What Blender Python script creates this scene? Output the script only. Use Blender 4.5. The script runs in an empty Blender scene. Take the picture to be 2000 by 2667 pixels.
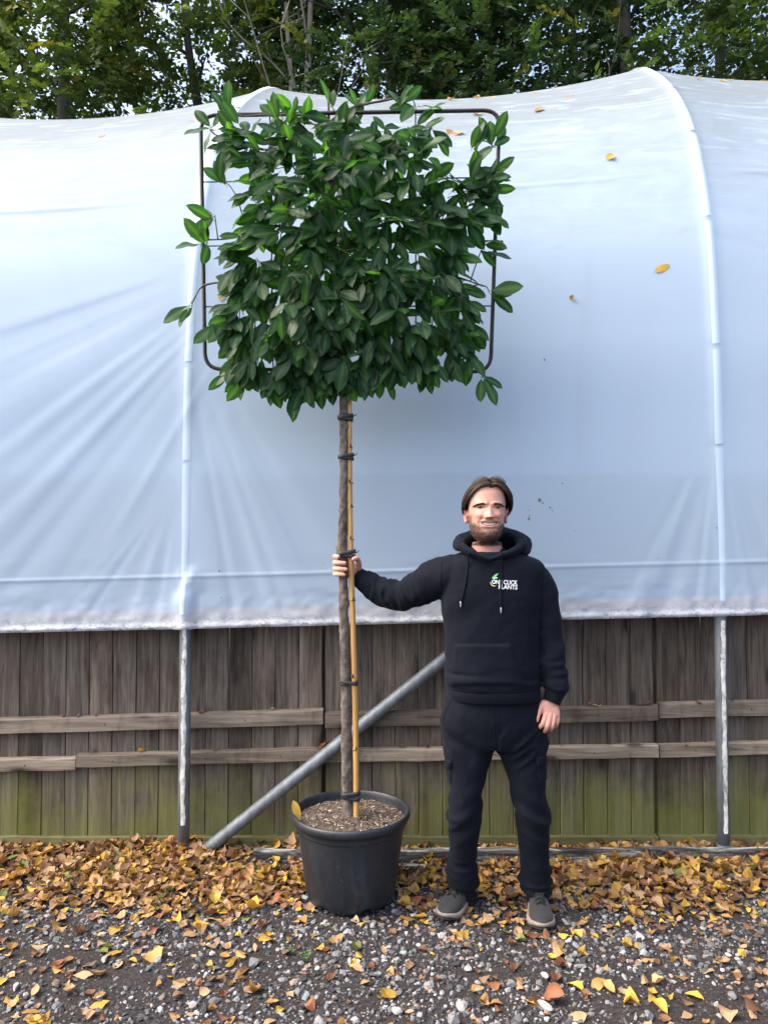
import bpy, math, random
import numpy as np
from mathutils import Vector, Matrix
from mathutils.bvhtree import BVHTree

SC = bpy.context.scene
COL = SC.collection
R = math.radians
random.seed(7)
RNG = np.random.default_rng(11)

# ------------------------------------------------------------------ camera
FPX = 26 / 36 * 2667          # focal length in photograph pixels
CAMH, PITCH = 1.54, R(2.0)
cam_d = bpy.data.cameras.new('camera')
cam_d.sensor_fit = 'VERTICAL'
cam_d.sensor_height = 36
cam_d.lens = 26
cam_d.clip_start = 0.05
cam_d.clip_end = 2000
cam = bpy.data.objects.new('camera', cam_d)
cam.location = (0, 0, CAMH)
cam.rotation_euler = (R(90) + PITCH, 0, 0)
COL.objects.link(cam)
SC.camera = cam

# ------------------------------------------------------------------ sky, sun, exposure
SUN_EL, SUN_AZ = R(50), R(-98)      # azimuth from +Y, negative = to the left: to the left, on the camera's side
world = bpy.data.worlds.new('World')
SC.world = world
world.use_nodes = True
wn = world.node_tree
sky = wn.nodes.new('ShaderNodeTexSky')
sky.sky_type = 'NISHITA'
sky.sun_disc = False
sky.sun_elevation = SUN_EL
sky.sun_rotation = SUN_AZ
sky.air_density = 0.85
sky.dust_density = 6.5
sky.ozone_density = 1.0
wn.nodes['Background'].inputs['Strength'].default_value = 0.15
wn.links.new(sky.outputs['Color'], wn.nodes['Background'].inputs['Color'])
sun_d = bpy.data.lights.new('sun', 'SUN')
sun_d.energy = 0.5
sun_d.angle = R(120)
sun_d.color = (1.0, 0.95, 0.87)
sun = bpy.data.objects.new('sun', sun_d)
sdir = Vector((math.sin(SUN_AZ) * math.cos(SUN_EL), math.cos(SUN_AZ) * math.cos(SUN_EL), math.sin(SUN_EL)))
sun.rotation_euler = sdir.to_track_quat('Z', 'Y').to_euler()
sun.location = (-6, 8, 14)
COL.objects.link(sun)
SC.view_settings.view_transform = 'Standard'
SC.view_settings.look = 'None'
SC.view_settings.gamma = 1
SC.view_settings.use_curve_mapping = False
SC.view_settings.exposure = 1.88

# ------------------------------------------------------------------ helpers
def P(px, py, Y):
    """photo pixel seen at distance Y -> point"""
    u = (px - 1000) / FPX
    v = (1333.5 - py) / FPX
    dy = math.cos(PITCH) - v * math.sin(PITCH)
    dz = math.sin(PITCH) + v * math.cos(PITCH)
    t = Y / dy
    return np.array([u * t, Y, CAMH + dz * t])

def G(px, py, z=0.0):
    """photo pixel on the ground"""
    v = (1333.5 - py) / FPX
    dy = math.cos(PITCH) - v * math.sin(PITCH)
    dz = math.sin(PITCH) + v * math.cos(PITCH)
    return P(px, py, (z - CAMH) / dz * dy)

def hash3(ix, iy, iz, seed=0):
    h = (ix.astype(np.int64) * 374761393 + iy.astype(np.int64) * 668265263 + iz.astype(np.int64) * 2147483647 + seed * 974711) & 0xFFFFFFFF
    h = ((h ^ (h >> 13)) * 1274126177) & 0xFFFFFFFF
    h = ((h ^ (h >> 16)) * 2246822519) & 0xFFFFFFFF
    return ((h ^ (h >> 15)) & 0xFFFFFF) / float(0xFFFFFF)

def noise(p, scale=1.0, seed=0):
    """value noise in -1..1 at points (n,3)"""
    q = np.asarray(p, float) * scale + 1000.0
    i = np.floor(q).astype(np.int64)
    f = q - i
    f = f * f * (3 - 2 * f)
    out = 0
    for a in (0, 1):
        for b in (0, 1):
            for c in (0, 1):
                w = (f[:, 0] if a else 1 - f[:, 0]) * (f[:, 1] if b else 1 - f[:, 1]) * (f[:, 2] if c else 1 - f[:, 2])
                out = out + w * hash3(i[:, 0] + a, i[:, 1] + b, i[:, 2] + c, seed)
    return out * 2 - 1

def fbm(p, scale, seed=0, octs=3):
    o, a = 0, 1.0
    for k in range(octs):
        o = o + a * noise(p, scale * 2 ** k, seed + k)
        a *= .5
    return o

def sstep(a, b, x):
    t = np.clip((x - a) / (b - a), 0, 1)
    return t * t * (3 - 2 * t)

def mk_mesh(name, v, faces, smooth=True):
    """faces: one (m,k) int array or a list of such arrays"""
    if not isinstance(faces, list):
        faces = [faces]
    faces = [np.asarray(f, np.int32) for f in faces if len(f)]
    me = bpy.data.meshes.new(name)
    v = np.ascontiguousarray(v, np.float32)
    me.vertices.add(len(v))
    me.vertices.foreach_set('co', v.ravel())
    tot = np.concatenate([np.full(len(f), f.shape[1], np.int32) for f in faces])
    idx = np.concatenate([f.ravel() for f in faces])
    me.loops.add(len(idx))
    me.loops.foreach_set('vertex_index', idx)
    me.polygons.add(len(tot))
    st = np.zeros(len(tot), np.int32)
    st[1:] = np.cumsum(tot)[:-1]
    me.polygons.foreach_set('loop_start', st)
    me.polygons.foreach_set('loop_total', tot)
    me.polygons.foreach_set('use_smooth', np.full(len(tot), smooth, bool))
    me.update(calc_edges=True)
    me.validate()
    return me

def vcol(me, cols, name='Col'):
    at = me.color_attributes.new(name, 'FLOAT_COLOR', 'POINT')
    c = np.ones((len(me.vertices), 4), np.float32)
    c[:, :3] = cols
    at.data.foreach_set('color', c.ravel())

def obj(name, me, m=None, parent=None, loc=None, rot=None, scale=None):
    o = bpy.data.objects.new(name, me)
    COL.objects.link(o)
    if m is not None and me is not None and not len(me.materials):
        me.materials.append(m)
    if parent is not None:
        o.parent = parent
    if loc is not None:
        o.location = loc
    if rot is not None:
        o.rotation_euler = rot
    if scale is not None:
        o.scale = scale
    return o

def tag(o, label=None, cat=None, group=None, kind=None):
    if label: o['label'] = label
    if cat: o['category'] = cat
    if group: o['group'] = group
    if kind: o['kind'] = kind
    return o

def empty(name, loc, label=None, cat=None, group=None):
    o = bpy.data.objects.new(name, None)
    o.location = loc
    o.empty_display_size = .1
    COL.objects.link(o)
    return tag(o, label, cat, group)

class MB:
    """collects pieces (vertices, quads / triangles) for one mesh"""
    def __init__(s):
        s.v, s.f, s.n = [], {}, 0
        s.c = []
    def add(s, v, *faces, col=None):
        v = np.asarray(v, float)
        for f in faces:
            f = np.asarray(f, np.int64)
            if len(f):
                s.f.setdefault(f.shape[1], []).append(f + s.n)
        s.v.append(v)
        if col is not None:
            s.c.append(np.broadcast_to(np.asarray(col, float), (len(v), 3)))
        s.n += len(v)
        return s
    def mesh(s, name, smooth=True):
        me = mk_mesh(name, np.concatenate(s.v), [np.concatenate(a) for a in s.f.values()], smooth)
        if s.c:
            vcol(me, np.concatenate(s.c))
        return me

def loft(rings, cap=True, closed=False):
    """rings (n,k,3) -> verts, quads, tris"""
    rings = np.asarray(rings, float)
    n, k, _ = rings.shape
    v = rings.reshape(-1, 3)
    i = np.arange(n if closed else n - 1)[:, None]
    j = np.arange(k)[None, :]
    a = i * k + j
    b = i * k + (j + 1) % k
    i2 = (i + 1) % n
    q = np.stack([a, b, i2 * k + (j + 1) % k, i2 * k + j], -1).reshape(-1, 4)
    t = np.zeros((0, 3), int)
    if cap and not closed:
        c0, c1 = len(v), len(v) + 1
        v = np.vstack([v, rings[0].mean(0), rings[-1].mean(0)])
        jj = np.arange(k)
        t0 = np.stack([np.full(k, c0), (jj + 1) % k, jj], -1)
        t1 = np.stack([np.full(k, c1), (n - 1) * k + jj, (n - 1) * k + (jj + 1) % k], -1)
        t = np.vstack([t0, t1])
    return v, q, t

def spline(pts, m):
    """Catmull-Rom through pts (n,d), m samples evenly in parameter"""
    p = np.asarray(pts, float)
    n = len(p)
    e = np.vstack([2 * p[0] - p[1], p, 2 * p[-1] - p[-2]])
    u = np.linspace(0, n - 1 - 1e-9, m)
    i = u.astype(int)
    t = (u - i)[:, None]
    a, b, c, d = e[i], e[i + 1], e[i + 2], e[i + 3]
    return .5 * (2 * b + (c - a) * t + (2 * a - 5 * b + 4 * c - d) * t * t + (3 * b - a - 3 * c + d) * t ** 3)

def frames(path, ref=(0, 0, 1)):
    p = np.asarray(path, float)
    t = np.gradient(p, axis=0)
    t /= np.linalg.norm(t, axis=1)[:, None] + 1e-12
    r = np.asarray(ref, float)
    x = np.cross(r, t[0])
    if np.linalg.norm(x) < .15:
        x = np.cross((0, 1, .2), t[0])
    x /= np.linalg.norm(x)
    xs = []
    for k in range(len(p)):
        x = x - t[k] * np.dot(x, t[k])
        x /= np.linalg.norm(x)
        xs.append(x)
    xs = np.array(xs)
    ys = np.cross(t, xs)
    return t, xs, ys

def tube(path, rad, k=12, m=None, dome=False, ref=(0, 0, 1), wr=None):
    """path (n,3), rad (n,) or (n,2); smooth resample to m; wr(s,ang)->radius offset"""
    path = np.asarray(path, float)
    rad = np.asarray(rad, float)
    if rad.ndim == 0: rad = np.full(len(path), float(rad))
    if rad.ndim == 1: rad = np.stack([rad, rad], 1)
    if m:
        a = spline(np.hstack([path, rad]), m)
        path, rad = a[:, :3], np.maximum(a[:, 3:], 1e-4)
    if dome:   # rounded ends
        t0 = path[0] - path[1]; t0 /= np.linalg.norm(t0) + 1e-12
        t1 = path[-1] - path[-2]; t1 /= np.linalg.norm(t1) + 1e-12
        r0, r1 = rad[0], rad[-1]
        s = [(.45, .9), (.8, .6), (.97, .22)]
        path = np.vstack([[path[0] + t0 * r0.mean() * a for a, b in s[::-1]], path, [path[-1] + t1 * r1.mean() * a for a, b in s]])
        rad = np.vstack([[r0 * b for a, b in s[::-1]], rad, [r1 * b for a, b in s]])
    t, x, y = frames(path, ref)
    ang = np.linspace(0, 2 * math.pi, k, endpoint=False)
    rr = np.broadcast_to(rad[:, None, :], (len(path), k, 2)).copy()
    if wr is not None:
        L = np.concatenate([[0], np.cumsum(np.linalg.norm(np.diff(path, axis=0), axis=1))])
        rr += wr(np.broadcast_to(L[:, None], (len(path), k)), np.broadcast_to(ang[None], (len(path), k)))[..., None]
    ring = path[:, None] + x[:, None] * (np.cos(ang)[None, :, None] * rr[..., :1]) + y[:, None] * (np.sin(ang)[None, :, None] * rr[..., 1:])
    return loft(ring)

def box(x0, x1, y0, y1, z0, z1):
    v = [(x, y, z) for x in (x0, x1) for y in (y0, y1) for z in (z0, z1)]
    f = [(0, 1, 3, 2), (4, 6, 7, 5), (0, 4, 5, 1), (2, 3, 7, 6), (0, 2, 6, 4), (1, 5, 7, 3)]
    return np.array(v, float), np.array(f)

def bevel_box(x0, x1, y0, y1, z0, z1, b=.003):
    """box with chamfered long edges (rings along z)"""
    ring = [(x0 + b, y0), (x1 - b, y0), (x1, y0 + b), (x1, y1 - b), (x1 - b, y1), (x0 + b, y1), (x0, y1 - b), (x0, y0 + b)]
    return loft([[(x, y, z) for x, y in ring] for z in (z0, z1)])

def grid_faces(n, m):
    i = np.arange(n - 1)[:, None] * m + np.arange(m - 1)[None]
    return np.stack([i, i + 1, i + m + 1, i + m], -1).reshape(-1, 4)

def remeshed(name, v, faces, voxel, smooth_it=0, smooth_f=.5):
    me = mk_mesh(name, v, faces)
    o = bpy.data.objects.new('tmp', me)
    COL.objects.link(o)
    md = o.modifiers.new('r', 'REMESH')
    md.mode = 'VOXEL'
    md.voxel_size = voxel
    md.use_smooth_shade = True
    if smooth_it:
        s = o.modifiers.new('s', 'SMOOTH')
        s.iterations = smooth_it
        s.factor = smooth_f
    dg = bpy.context.evaluated_depsgraph_get()
    out = bpy.data.meshes.new_from_object(o.evaluated_get(dg))
    bpy.data.objects.remove(o)
    bpy.data.meshes.remove(me)
    out.name = name
    out.polygons.foreach_set('use_smooth', np.ones(len(out.polygons), bool))
    return out

def get_v(me):
    a = np.empty(len(me.vertices) * 3, np.float32)
    me.vertices.foreach_get('co', a)
    return a.reshape(-1, 3).astype(float)

def get_n(me):
    a = np.empty(len(me.vertices) * 3, np.float32)
    me.vertex_normals.foreach_get('vector', a)
    return a.reshape(-1, 3).astype(float)

def set_v(me, v):
    me.vertices.foreach_set('co', np.ascontiguousarray(v, np.float32).ravel())
    me.update()

# ------------------------------------------------------------------ material helpers
class NT:
    def __init__(s, name):
        s.m = bpy.data.materials.new(name)
        s.m.use_nodes = True
        s.t = s.m.node_tree
        s.b = s.t.nodes['Principled BSDF']
        s.out = s.t.nodes['Material Output']
    def n(s, typ, **kw):
        x = s.t.nodes.new('ShaderNode' + typ)
        for k, v in kw.items():
            if k in ('inp',):
                for a, b in v.items():
                    x.inputs[a].default_value = b
            else:
                setattr(x, k, v)
        return x
    def l(s, a, b):
        s.t.links.new(a, b)
    def coords(s, kind='Object', scale=(1, 1, 1), rnd=False):
        tc = s.n('TexCoord')
        mp = s.n('Mapping')
        mp.inputs['Scale'].default_value = scale
        s.l(tc.outputs[kind], mp.inputs['Vector'])
        if rnd:
            oi = s.n('ObjectInfo')
            mu = s.n('Math', operation='MULTIPLY', inp={1: 37.0})
            s.l(oi.outputs['Random'], mu.inputs[0])
            ad = s.n('VectorMath', operation='ADD')
            s.l(mp.outputs[0], ad.inputs[0])
            s.l(mu.outputs[0], ad.inputs[1])
            return ad.outputs[0]
        return mp.outputs[0]
    def noise(s, vec, scale, detail=4, rough=.6, dist=0):
        x = s.n('TexNoise', inp={'Scale': scale, 'Detail': detail, 'Roughness': rough, 'Distortion': dist})
        if vec is not None: s.l(vec, x.inputs['Vector'])
        return x.outputs['Fac']
    def ramp(s, fac, stops, interp='LINEAR'):
        x = s.n('ValToRGB')
        x.color_ramp.interpolation = interp
        el = x.color_ramp.elements
        while len(el) < len(stops): el.new(.5)
        for e, (p, c) in zip(el, stops):
            e.position = p
            e.color = (*c, 1) if len(c) == 3 else c
        s.l(fac, x.inputs['Fac'])
        return x.outputs['Color']
    def mix(s, fac, a, b, mode='MIX'):
        x = s.n('Mix', data_type='RGBA', blend_type=mode)
        for sock, val in ((x.inputs[0], fac), (x.inputs[6], a), (x.inputs[7], b)):
            if hasattr(val, 'is_linked'): s.l(val, sock)
            elif isinstance(val, (int, float)): sock.default_value = val
            else: sock.default_value = (*val, 1) if len(val) == 3 else val
        return x.outputs[2]
    def math(s, op, a, b=0.0, clamp=False):
        x = s.n('Math', operation=op, use_clamp=clamp)
        for sock, val in ((x.inputs[0], a), (x.inputs[1], b)):
            if hasattr(val, 'is_linked'): s.l(val, sock)
            else: sock.default_value = val
        return x.outputs[0]
    def bump(s, h, strength=.3, dist=.002):
        x = s.n('Bump', inp={'Strength': strength, 'Distance': dist})
        s.l(h, x.inputs['Height'])
        s.l(x.outputs[0], s.b.inputs['Normal'])
        return x.outputs[0]
    def set(s, **kw):
        for k, v in kw.items():
            sock = s.b.inputs[k.replace('_', ' ')]
            if hasattr(v, 'is_linked'): s.l(v, sock)
            else: sock.default_value = (*v, 1) if isinstance(v, tuple) and len(v) == 3 and sock.type == 'RGBA' else v
        return s
    def attr(s, name='Col'):
        return s.n('Attribute', attribute_name=name).outputs['Color']

def plain(name, col, rough=.6, var=.25, scale=30, bump=.15, metal=0.0, spec=.4):
    m = NT(name)
    vec = m.coords()
    nz = m.noise(vec, scale, 5, .65)
    c = m.mix(nz, tuple(x * (1 - var) for x in col), tuple(min(1, x * (1 + var)) for x in col))
    m.set(Base_Color=c, Roughness=rough, Metallic=metal, Specular_IOR_Level=spec)
    if bump: m.bump(nz, bump, .003)
    return m.m

def leaf_mat(name, col=None, attr=False, var=.35, rough=.4, trans=.35, tcol=None, vein=False, spec=.5):
    """thin leaf: glossy reflection plus light passing through"""
    m = NT(name)
    vec = m.coords(rnd=not attr)
    nz = m.noise(vec, 22, 4)
    if attr:
        base = m.attr()
    else:
        oi = m.n('ObjectInfo').outputs['Random']
        base = m.mix(oi, tuple(x * (1 - var) for x in col), tuple(x * (1 + var) for x in col))
    base = m.mix(m.math('MULTIPLY', nz, .55), base, m.mix(1.0, base, (.55, .5, .45), 'MULTIPLY'))
    m.set(Base_Color=base, Roughness=rough, Specular_IOR_Level=spec)
    m.bump(nz, .25, .004)
    tr = m.n('BsdfTranslucent')
    m.l(m.mix(1.0, base, tcol if tcol else (1, 1, 1), 'MULTIPLY'), tr.inputs['Color'])
    mx = m.n('MixShader', inp={0: trans})
    m.l(m.b.outputs[0], mx.inputs[1])
    m.l(tr.outputs[0], mx.inputs[2])
    m.l(mx.outputs[0], m.out.inputs['Surface'])
    return m.m

# ================================================================== GROUND
def ground_h(x, y):
    """height of the soil"""
    p = np.stack([x, y, np.zeros_like(x)], -1)
    h = .010 * noise(p, 2.2, 5) + .006 * noise(p, 7.0, 6) + .0035 * noise(p, 22.0, 7)
    bank = sstep(3.15, 3.62, y) * (1 - sstep(3.9, 4.6, y)) * (.028 + .012 * noise(p, 1.3, 8))
    return h * (1 - sstep(6, 12, np.hypot(x, y - 3))) - .008 + bank * .6

xs = np.concatenate([-np.geomspace(400, 3.2, 26), np.arange(-3.1, 3.11, .03), np.geomspace(3.2, 400, 26)])
ys = np.concatenate([-np.geomspace(120, .2, 14), np.arange(.2, 1.6, .12), np.arange(1.7, 4.1, .03), np.geomspace(4.2, 800, 30)])
gx, gy = np.meshgrid(xs, ys)
gz = ground_h(gx.ravel(), gy.ravel())
me = mk_mesh('ground', np.stack([gx.ravel(), gy.ravel(), gz], -1), grid_faces(len(ys), len(xs)))
m = NT('dark_soil')
vec = m.coords()
n1 = m.noise(vec, 3.0, 6, .65)
n2 = m.noise(vec, 90.0, 6, .75)
c = m.ramp(n2, [(.25, (.013, .012, .012)), (.5, (.040, .036, .036)), (.66, (.085, .078, .075)), (.82, (.20, .19, .18))])
c = m.mix(m.math('MULTIPLY', n1, .6), c, m.mix(1.0, c, (.7, .55, .42), 'MULTIPLY'))
m.set(Base_Color=c, Roughness=.9, Specular_IOR_Level=.25)
m.bump(n2, .9, .012)
tag(obj('ground', me, m.m), kind='structure')

# ================================================================== POLYTUNNEL
D0 = 3.63                                   # distance of the near hoop legs
SH = math.tan(R(6.5))                       # the hoops run slightly off square
XL, XR = P(484, 1640, D0)[0], P(1874, 1598, D0)[0]
BAY = XR - XL
prof_pts = np.array([(0, 1.10), (.008, 1.54), (.020, 2.0), (.045, 2.48), (.14, 3.08), (.39, 3.66), (.80, 4.15), (1.38, 4.62), (1.85, 4.88), (2.3, 5.0)])
prof = spline(prof_pts, 420)
seg = np.concatenate([[0], np.cumsum(np.linalg.norm(np.diff(prof, axis=0), axis=1))])
def prof_at(s):
    s = np.clip(s, 0, seg[-1])
    return np.interp(s, seg, prof[:, 0]), np.interp(s, seg, prof[:, 1])
def rise(x, z):
    """the whole tunnel climbs gently to the right"""
    return (x - XL) / BAY * (.062 + .022 * (z - 1.1))

def sheet_pos(x, s, disp=True):
    off, z = prof_at(s)
    o2, z2 = prof_at(s + .01)
    o1, z1 = prof_at(s - .01)
    ty, tz = o2 - o1, z2 - z1
    L = np.hypot(ty, tz) + 1e-9
    ny, nz = -tz / L, ty / L                # outward normal (towards the camera / up)
    t = ((x - XL) / BAY) % 1.0
    cat = 4 * t * (1 - t)
    hi = sstep(2.2, 4.2, z)
    d = -cat * (.012 + .115 * hi)
    if disp:
        pp = np.stack([x, z, np.zeros_like(x)], -1)
        def fan(cx, cz, sgn, a0, a1, r0, r1, r2, amp, seed, fr):
            dx, dz = (x - cx) * sgn, cz - z
            r = np.hypot(dx, dz)
            a = np.arctan2(dx, dz)          # 0 = straight down
            w = sstep(a0 - .12, a0 + .05, a) * (1 - sstep(a1 - .12, a1 + .1, a)) * sstep(r0, r1, r) * (1 - sstep(r2, r2 + .5, r))
            q = np.stack([a * fr, np.full_like(a, seed * 3.7), r * .8], -1)
            g = noise(q, 1.0, seed) + .55 * noise(q * np.array([2.1, 1, 1]), 1.0, seed + 1)
            g = np.sign(g) * np.abs(g) ** .8
            return amp * w * g * np.clip(r, 0, 1.4)
        d = d + fan(P(760, 600, D0)[0], P(760, 600, D0)[2], -1, .42, 1.3, .5, .95, 2.3, .0031, 21, 13.0)
        d = d + fan(P(470, 820, D0)[0], P(470, 820, D0)[2], 1, .10, .62, .3, .6, 1.7, .0048, 31, 15.0)
        d = d + fan(P(470, 1250, D0)[0], P(470, 1250, D0)[2], -1, .12, .75, .2, .4, .9, .008, 35, 12.0)
        d = d + fan(P(1868, 1100, D0)[0], P(1868, 1100, D0)[2], -1, .08, .55, .3, .5, 1.2, .006, 41, 13.0)
        d = d + fan(P(1868, 1150, D0)[0], P(1868, 1150, D0)[2], 1, .08, .6, .2, .4, 1.2, .009, 45, 12.0)
        # long slack creases high on the bays
        def crease(zc, xa, xb, amp, w=.011):
            zz = z + rise(x, z)
            line = zc + .030 * (x - xa)
            k = (zz - line) / w
            m_ = sstep(xa, xa + .2, x) * (1 - sstep(xb - .7, xb, x))
            return m_ * amp * (np.exp(-k * k) + .25 * np.exp(-((k - 6) / 6) ** 2))
        d = d + crease(P(0, 545, 3.86)[2], -3.2, P(440, 530, 3.86)[0], .007)
        d = d + crease(P(700, 487, 3.90)[2], P(640, 480, 3.9)[0], P(1760, 478, 3.9)[0], .006)
        d = d + crease(P(1800, 450, 3.90)[2], P(1850, 480, 3.9)[0], 3.9, .006)
        # slack small ripples near the hem and around the seam
        zz = z + rise(x, z)
        hem = 1 - sstep(1.12, 1.34, z)
        d = d + hem * .004 * noise(pp * np.array([1, .4, 1]), 16, 51) + hem * .003 * noise(pp, 34, 52)
        d = d + .0016 * (1 - sstep(1.25, 1.6, z)) * fbm(pp * np.array([.35, 1.3, 1]), 9, 53)
        d = d + .003 * noise(pp * np.array([.5, 1, 1]), 1.6, 54)
        # seam: a hard little welt at about 1.36 m
        d = d + .0042 * np.exp(-((z - 1.352) / .007) ** 2)
        # rucked fold at the foot of the left hoop
        ru = np.exp(-((x - XL - .005 - .10 * (z - 1.2)) / .05) ** 2) * (1 - sstep(1.30, 1.42, z))
        d = d + ru * (.022 + .018 * noise(pp * np.array([2, 1, 1]), 13, 55))
        # the roll at the bottom edge
        d = d + .013 * np.exp(-((z - 1.112) / .013) ** 2) * (1 + .5 * noise(pp, 21, 56))
    # the hoop presses through
    for k in range(-1, 3):
        dd = (x - (XL + k * BAY)) / .032
        d = d + .007 * np.exp(-dd * dd * .8) * sstep(1.6, 2.4, z)
    X = x + off * SH
    Y = D0 + off + d * ny - .036
    Z = z + rise(x, z) + d * nz
    return np.stack([X, Y, Z], -1)

xs = np.unique(np.concatenate([np.arange(-6.2, -2.95, .12), np.arange(-2.95, 2.95, .0125), np.arange(2.95, 6.9, .12)]))
ss = np.unique(np.concatenate([np.arange(0, .4, .007), np.arange(.4, 3.4, .014), np.arange(3.4, seg[-1], .02), [seg[-1]]]))
gx, gs = np.meshgrid(xs, ss)
near = sheet_pos(gx.ravel(), gs.ravel())
xs2, ss2 = np.arange(-6.2, 6.9, .15), np.linspace(seg[-1], 0, 40)
gx2, gs2 = np.meshgrid(xs2, ss2)
far = sheet_pos(gx2.ravel(), gs2.ravel(), False)
rid = prof_pts[-1, 0]
far[:, 1] = 2 * (D0 + rid) - far[:, 1]
far[:, 0] += 2 * SH * (rid - prof_at(gs2.ravel())[0])
mb = MB().add(near, grid_faces(len(ss), len(xs))).add(far, grid_faces(len(ss2), len(xs2)))
# gable ends, so the inside is closed
for ex in (-6.2, 6.75):
    sv = np.linspace(0, seg[-1], 30)
    a = sheet_pos(np.full(30, ex), sv, False)
    b = a.copy(); b[:, 1] = 2 * (D0 + rid) - a[:, 1]; b[:, 0] += 2 * SH * (rid - prof_at(sv)[0])
    w = np.linspace(0, 1, 12)[:, None, None]
    ge = (a[None] * (1 - w) + b[None] * w).reshape(-1, 3)
    mb.add(ge, grid_faces(12, 30))
cover_me = mb.mesh('cover_sheet')

m = NT('polythene')
geo = m.n('NewGeometry')
sx = m.n('SeparateXYZ'); m.l(geo.outputs['Position'], sx.inputs[0])
vec = m.coords(scale=(.6, 1.2, 1.6))
st = m.noise(vec, 3.5, 7, .7, .6)
zr = m.math('SUBTRACT', sx.outputs['Z'], m.math('MULTIPLY', sx.outputs['X'], .05))
# algae film settled on the flat top of the sheet, washed off in streaks; colour deepened and spread lower to offset the overbright light there
top = m.n('MapRange', inp={'From Min': 3.0, 'From Max': 4.15}); m.l(m.math('ADD', zr, m.math('MULTIPLY', m.math('SUBTRACT', st, .5), 1.1)), top.inputs[0])
vec2 = m.coords(scale=(.8, 1, 5))
st2 = m.noise(vec2, 3.0, 5, .6, 1.2)
strk = m.ramp(st2, [(.55, (0, 0, 0)), (.64, (1, 1, 1))])
dirt_dim = m.math('MULTIPLY', top.outputs[0], m.math('SUBTRACT', 1.0, m.math('MULTIPLY', strk, .55)), clamp=True)
base = m.mix(m.math('MULTIPLY', dirt_dim, .9), (.53, .675, .83), (.29, .33, .345))
# dirt clinging to the rolled hem
# film lying against the pale timber of the hem rail
hemz = m.math('SUBTRACT', sx.outputs['Z'], m.math('MULTIPLY', sx.outputs['X'], .0237))
hb_ = m.n('MapRange', inp={'From Min': 1.222, 'From Max': 1.214}); m.l(hemz, hb_.inputs[0])
base = m.mix(m.math('MULTIPLY', hb_.outputs[0], .8), base, (.66, .68, .73))
hz = m.n('MapRange', inp={'From Min': 1.205, 'From Max': 1.125}); m.l(hemz, hz.inputs[0])
hn = m.ramp(m.noise(m.coords(scale=(1, 1, 1.6)), 26, 6, .75, 1.5), [(.50, (0, 0, 0)), (.60, (1, 1, 1))])
base = m.mix(m.math('MULTIPLY', m.math('MULTIPLY', hz.outputs[0], hn), .75, True), base, (.16, .17, .14))
# scattered specks and a couple of bird droppings
vo = m.n('TexVoronoi', inp={'Scale': 5.0, 'Randomness': 1.0}); m.l(m.coords(), vo.inputs['Vector'])
spk = m.math('LESS_THAN', vo.outputs['Distance'], .012)
base = m.mix(m.math('MULTIPLY', spk, .7), base, (.12, .09, .07))
fold = m.noise(m.coords(scale=(1, 1, 1)), 5, 3)
m.set(Base_Color=base, Roughness=.5, Specular_IOR_Level=.16)
bn = m.noise(m.coords(scale=(.5, 1, 1)), 18, 4, .55)
m.bump(bn, .10, .004)
tr = m.n('BsdfTranslucent'); m.l(m.mix(1.0, base, (1.0, 1.0, 1.02), 'MULTIPLY'), tr.inputs['Color'])
tp = m.n('BsdfTransparent', inp={'Color': (.93, .96, 1, 1)})
mx = m.n('MixShader', inp={0: .36}); m.l(m.b.outputs[0], mx.inputs[1]); m.l(tr.outputs[0], mx.inputs[2])
mx2 = m.n('MixShader', inp={0: .10}); m.l(mx.outputs[0], mx2.inputs[1]); m.l(tp.outputs[0], mx2.inputs[2])
m.l(mx2.outputs[0], m.out.inputs['Surface'])
POLY = m.m

m = NT('galvanised_steel')
vec = m.coords(scale=(1, 1, .35))
nz = m.noise(vec, 22, 6, .7)
m.set(Base_Color=m.ramp(nz, [(.3, (.09, .104, .118)), (.55, (.165, .19, .21)), (.75, (.26, .285, .30))]), Metallic=.35, Roughness=.55)
m.bump(nz, .12, .002)
GALV = m.m
m = NT('peeling_white_tape')
nz = m.noise(m.coords(scale=(1, 1, .5)), 30, 6, .75, 1.0)
m.set(Base_Color=m.ramp(nz, [(.33, (.10, .11, .09)), (.44, (.42, .43, .39)), (.58, (.70, .70, .66))]), Roughness=.55)
m.bump(nz, .5, .003)
TAPE = m.m
PIPE = plain('white_hoop_tape', (.82, .83, .83), .5, .06, 12, .05)

STRIP = plain('film_on_tape', (.44, .56, .68), .5, .03, 9, .03, spec=.15)
tunnel = empty('polytunnel', (0, D0 + 2, 0), 'long white polythene growing tunnel on steel hoops behind the fence', 'polytunnel')
def sub(name, me, m, parent, loc=(0, 0, 0), rot=(0, 0, 0)):
    """child placed by world position"""
    base = Vector((0, 0, 0))
    q = parent
    while q is not None:
        base += q.location
        q = q.parent
    o = obj(name, me, m, parent)
    o.location = Vector(tuple(float(c) for c in loc)) - base
    o.rotation_euler = rot
    return o
cov = sub('cover_sheet', cover_me, POLY, tunnel)
tag(cov, 'translucent white sheet with fanned creases and a dirty rolled hem')

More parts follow.
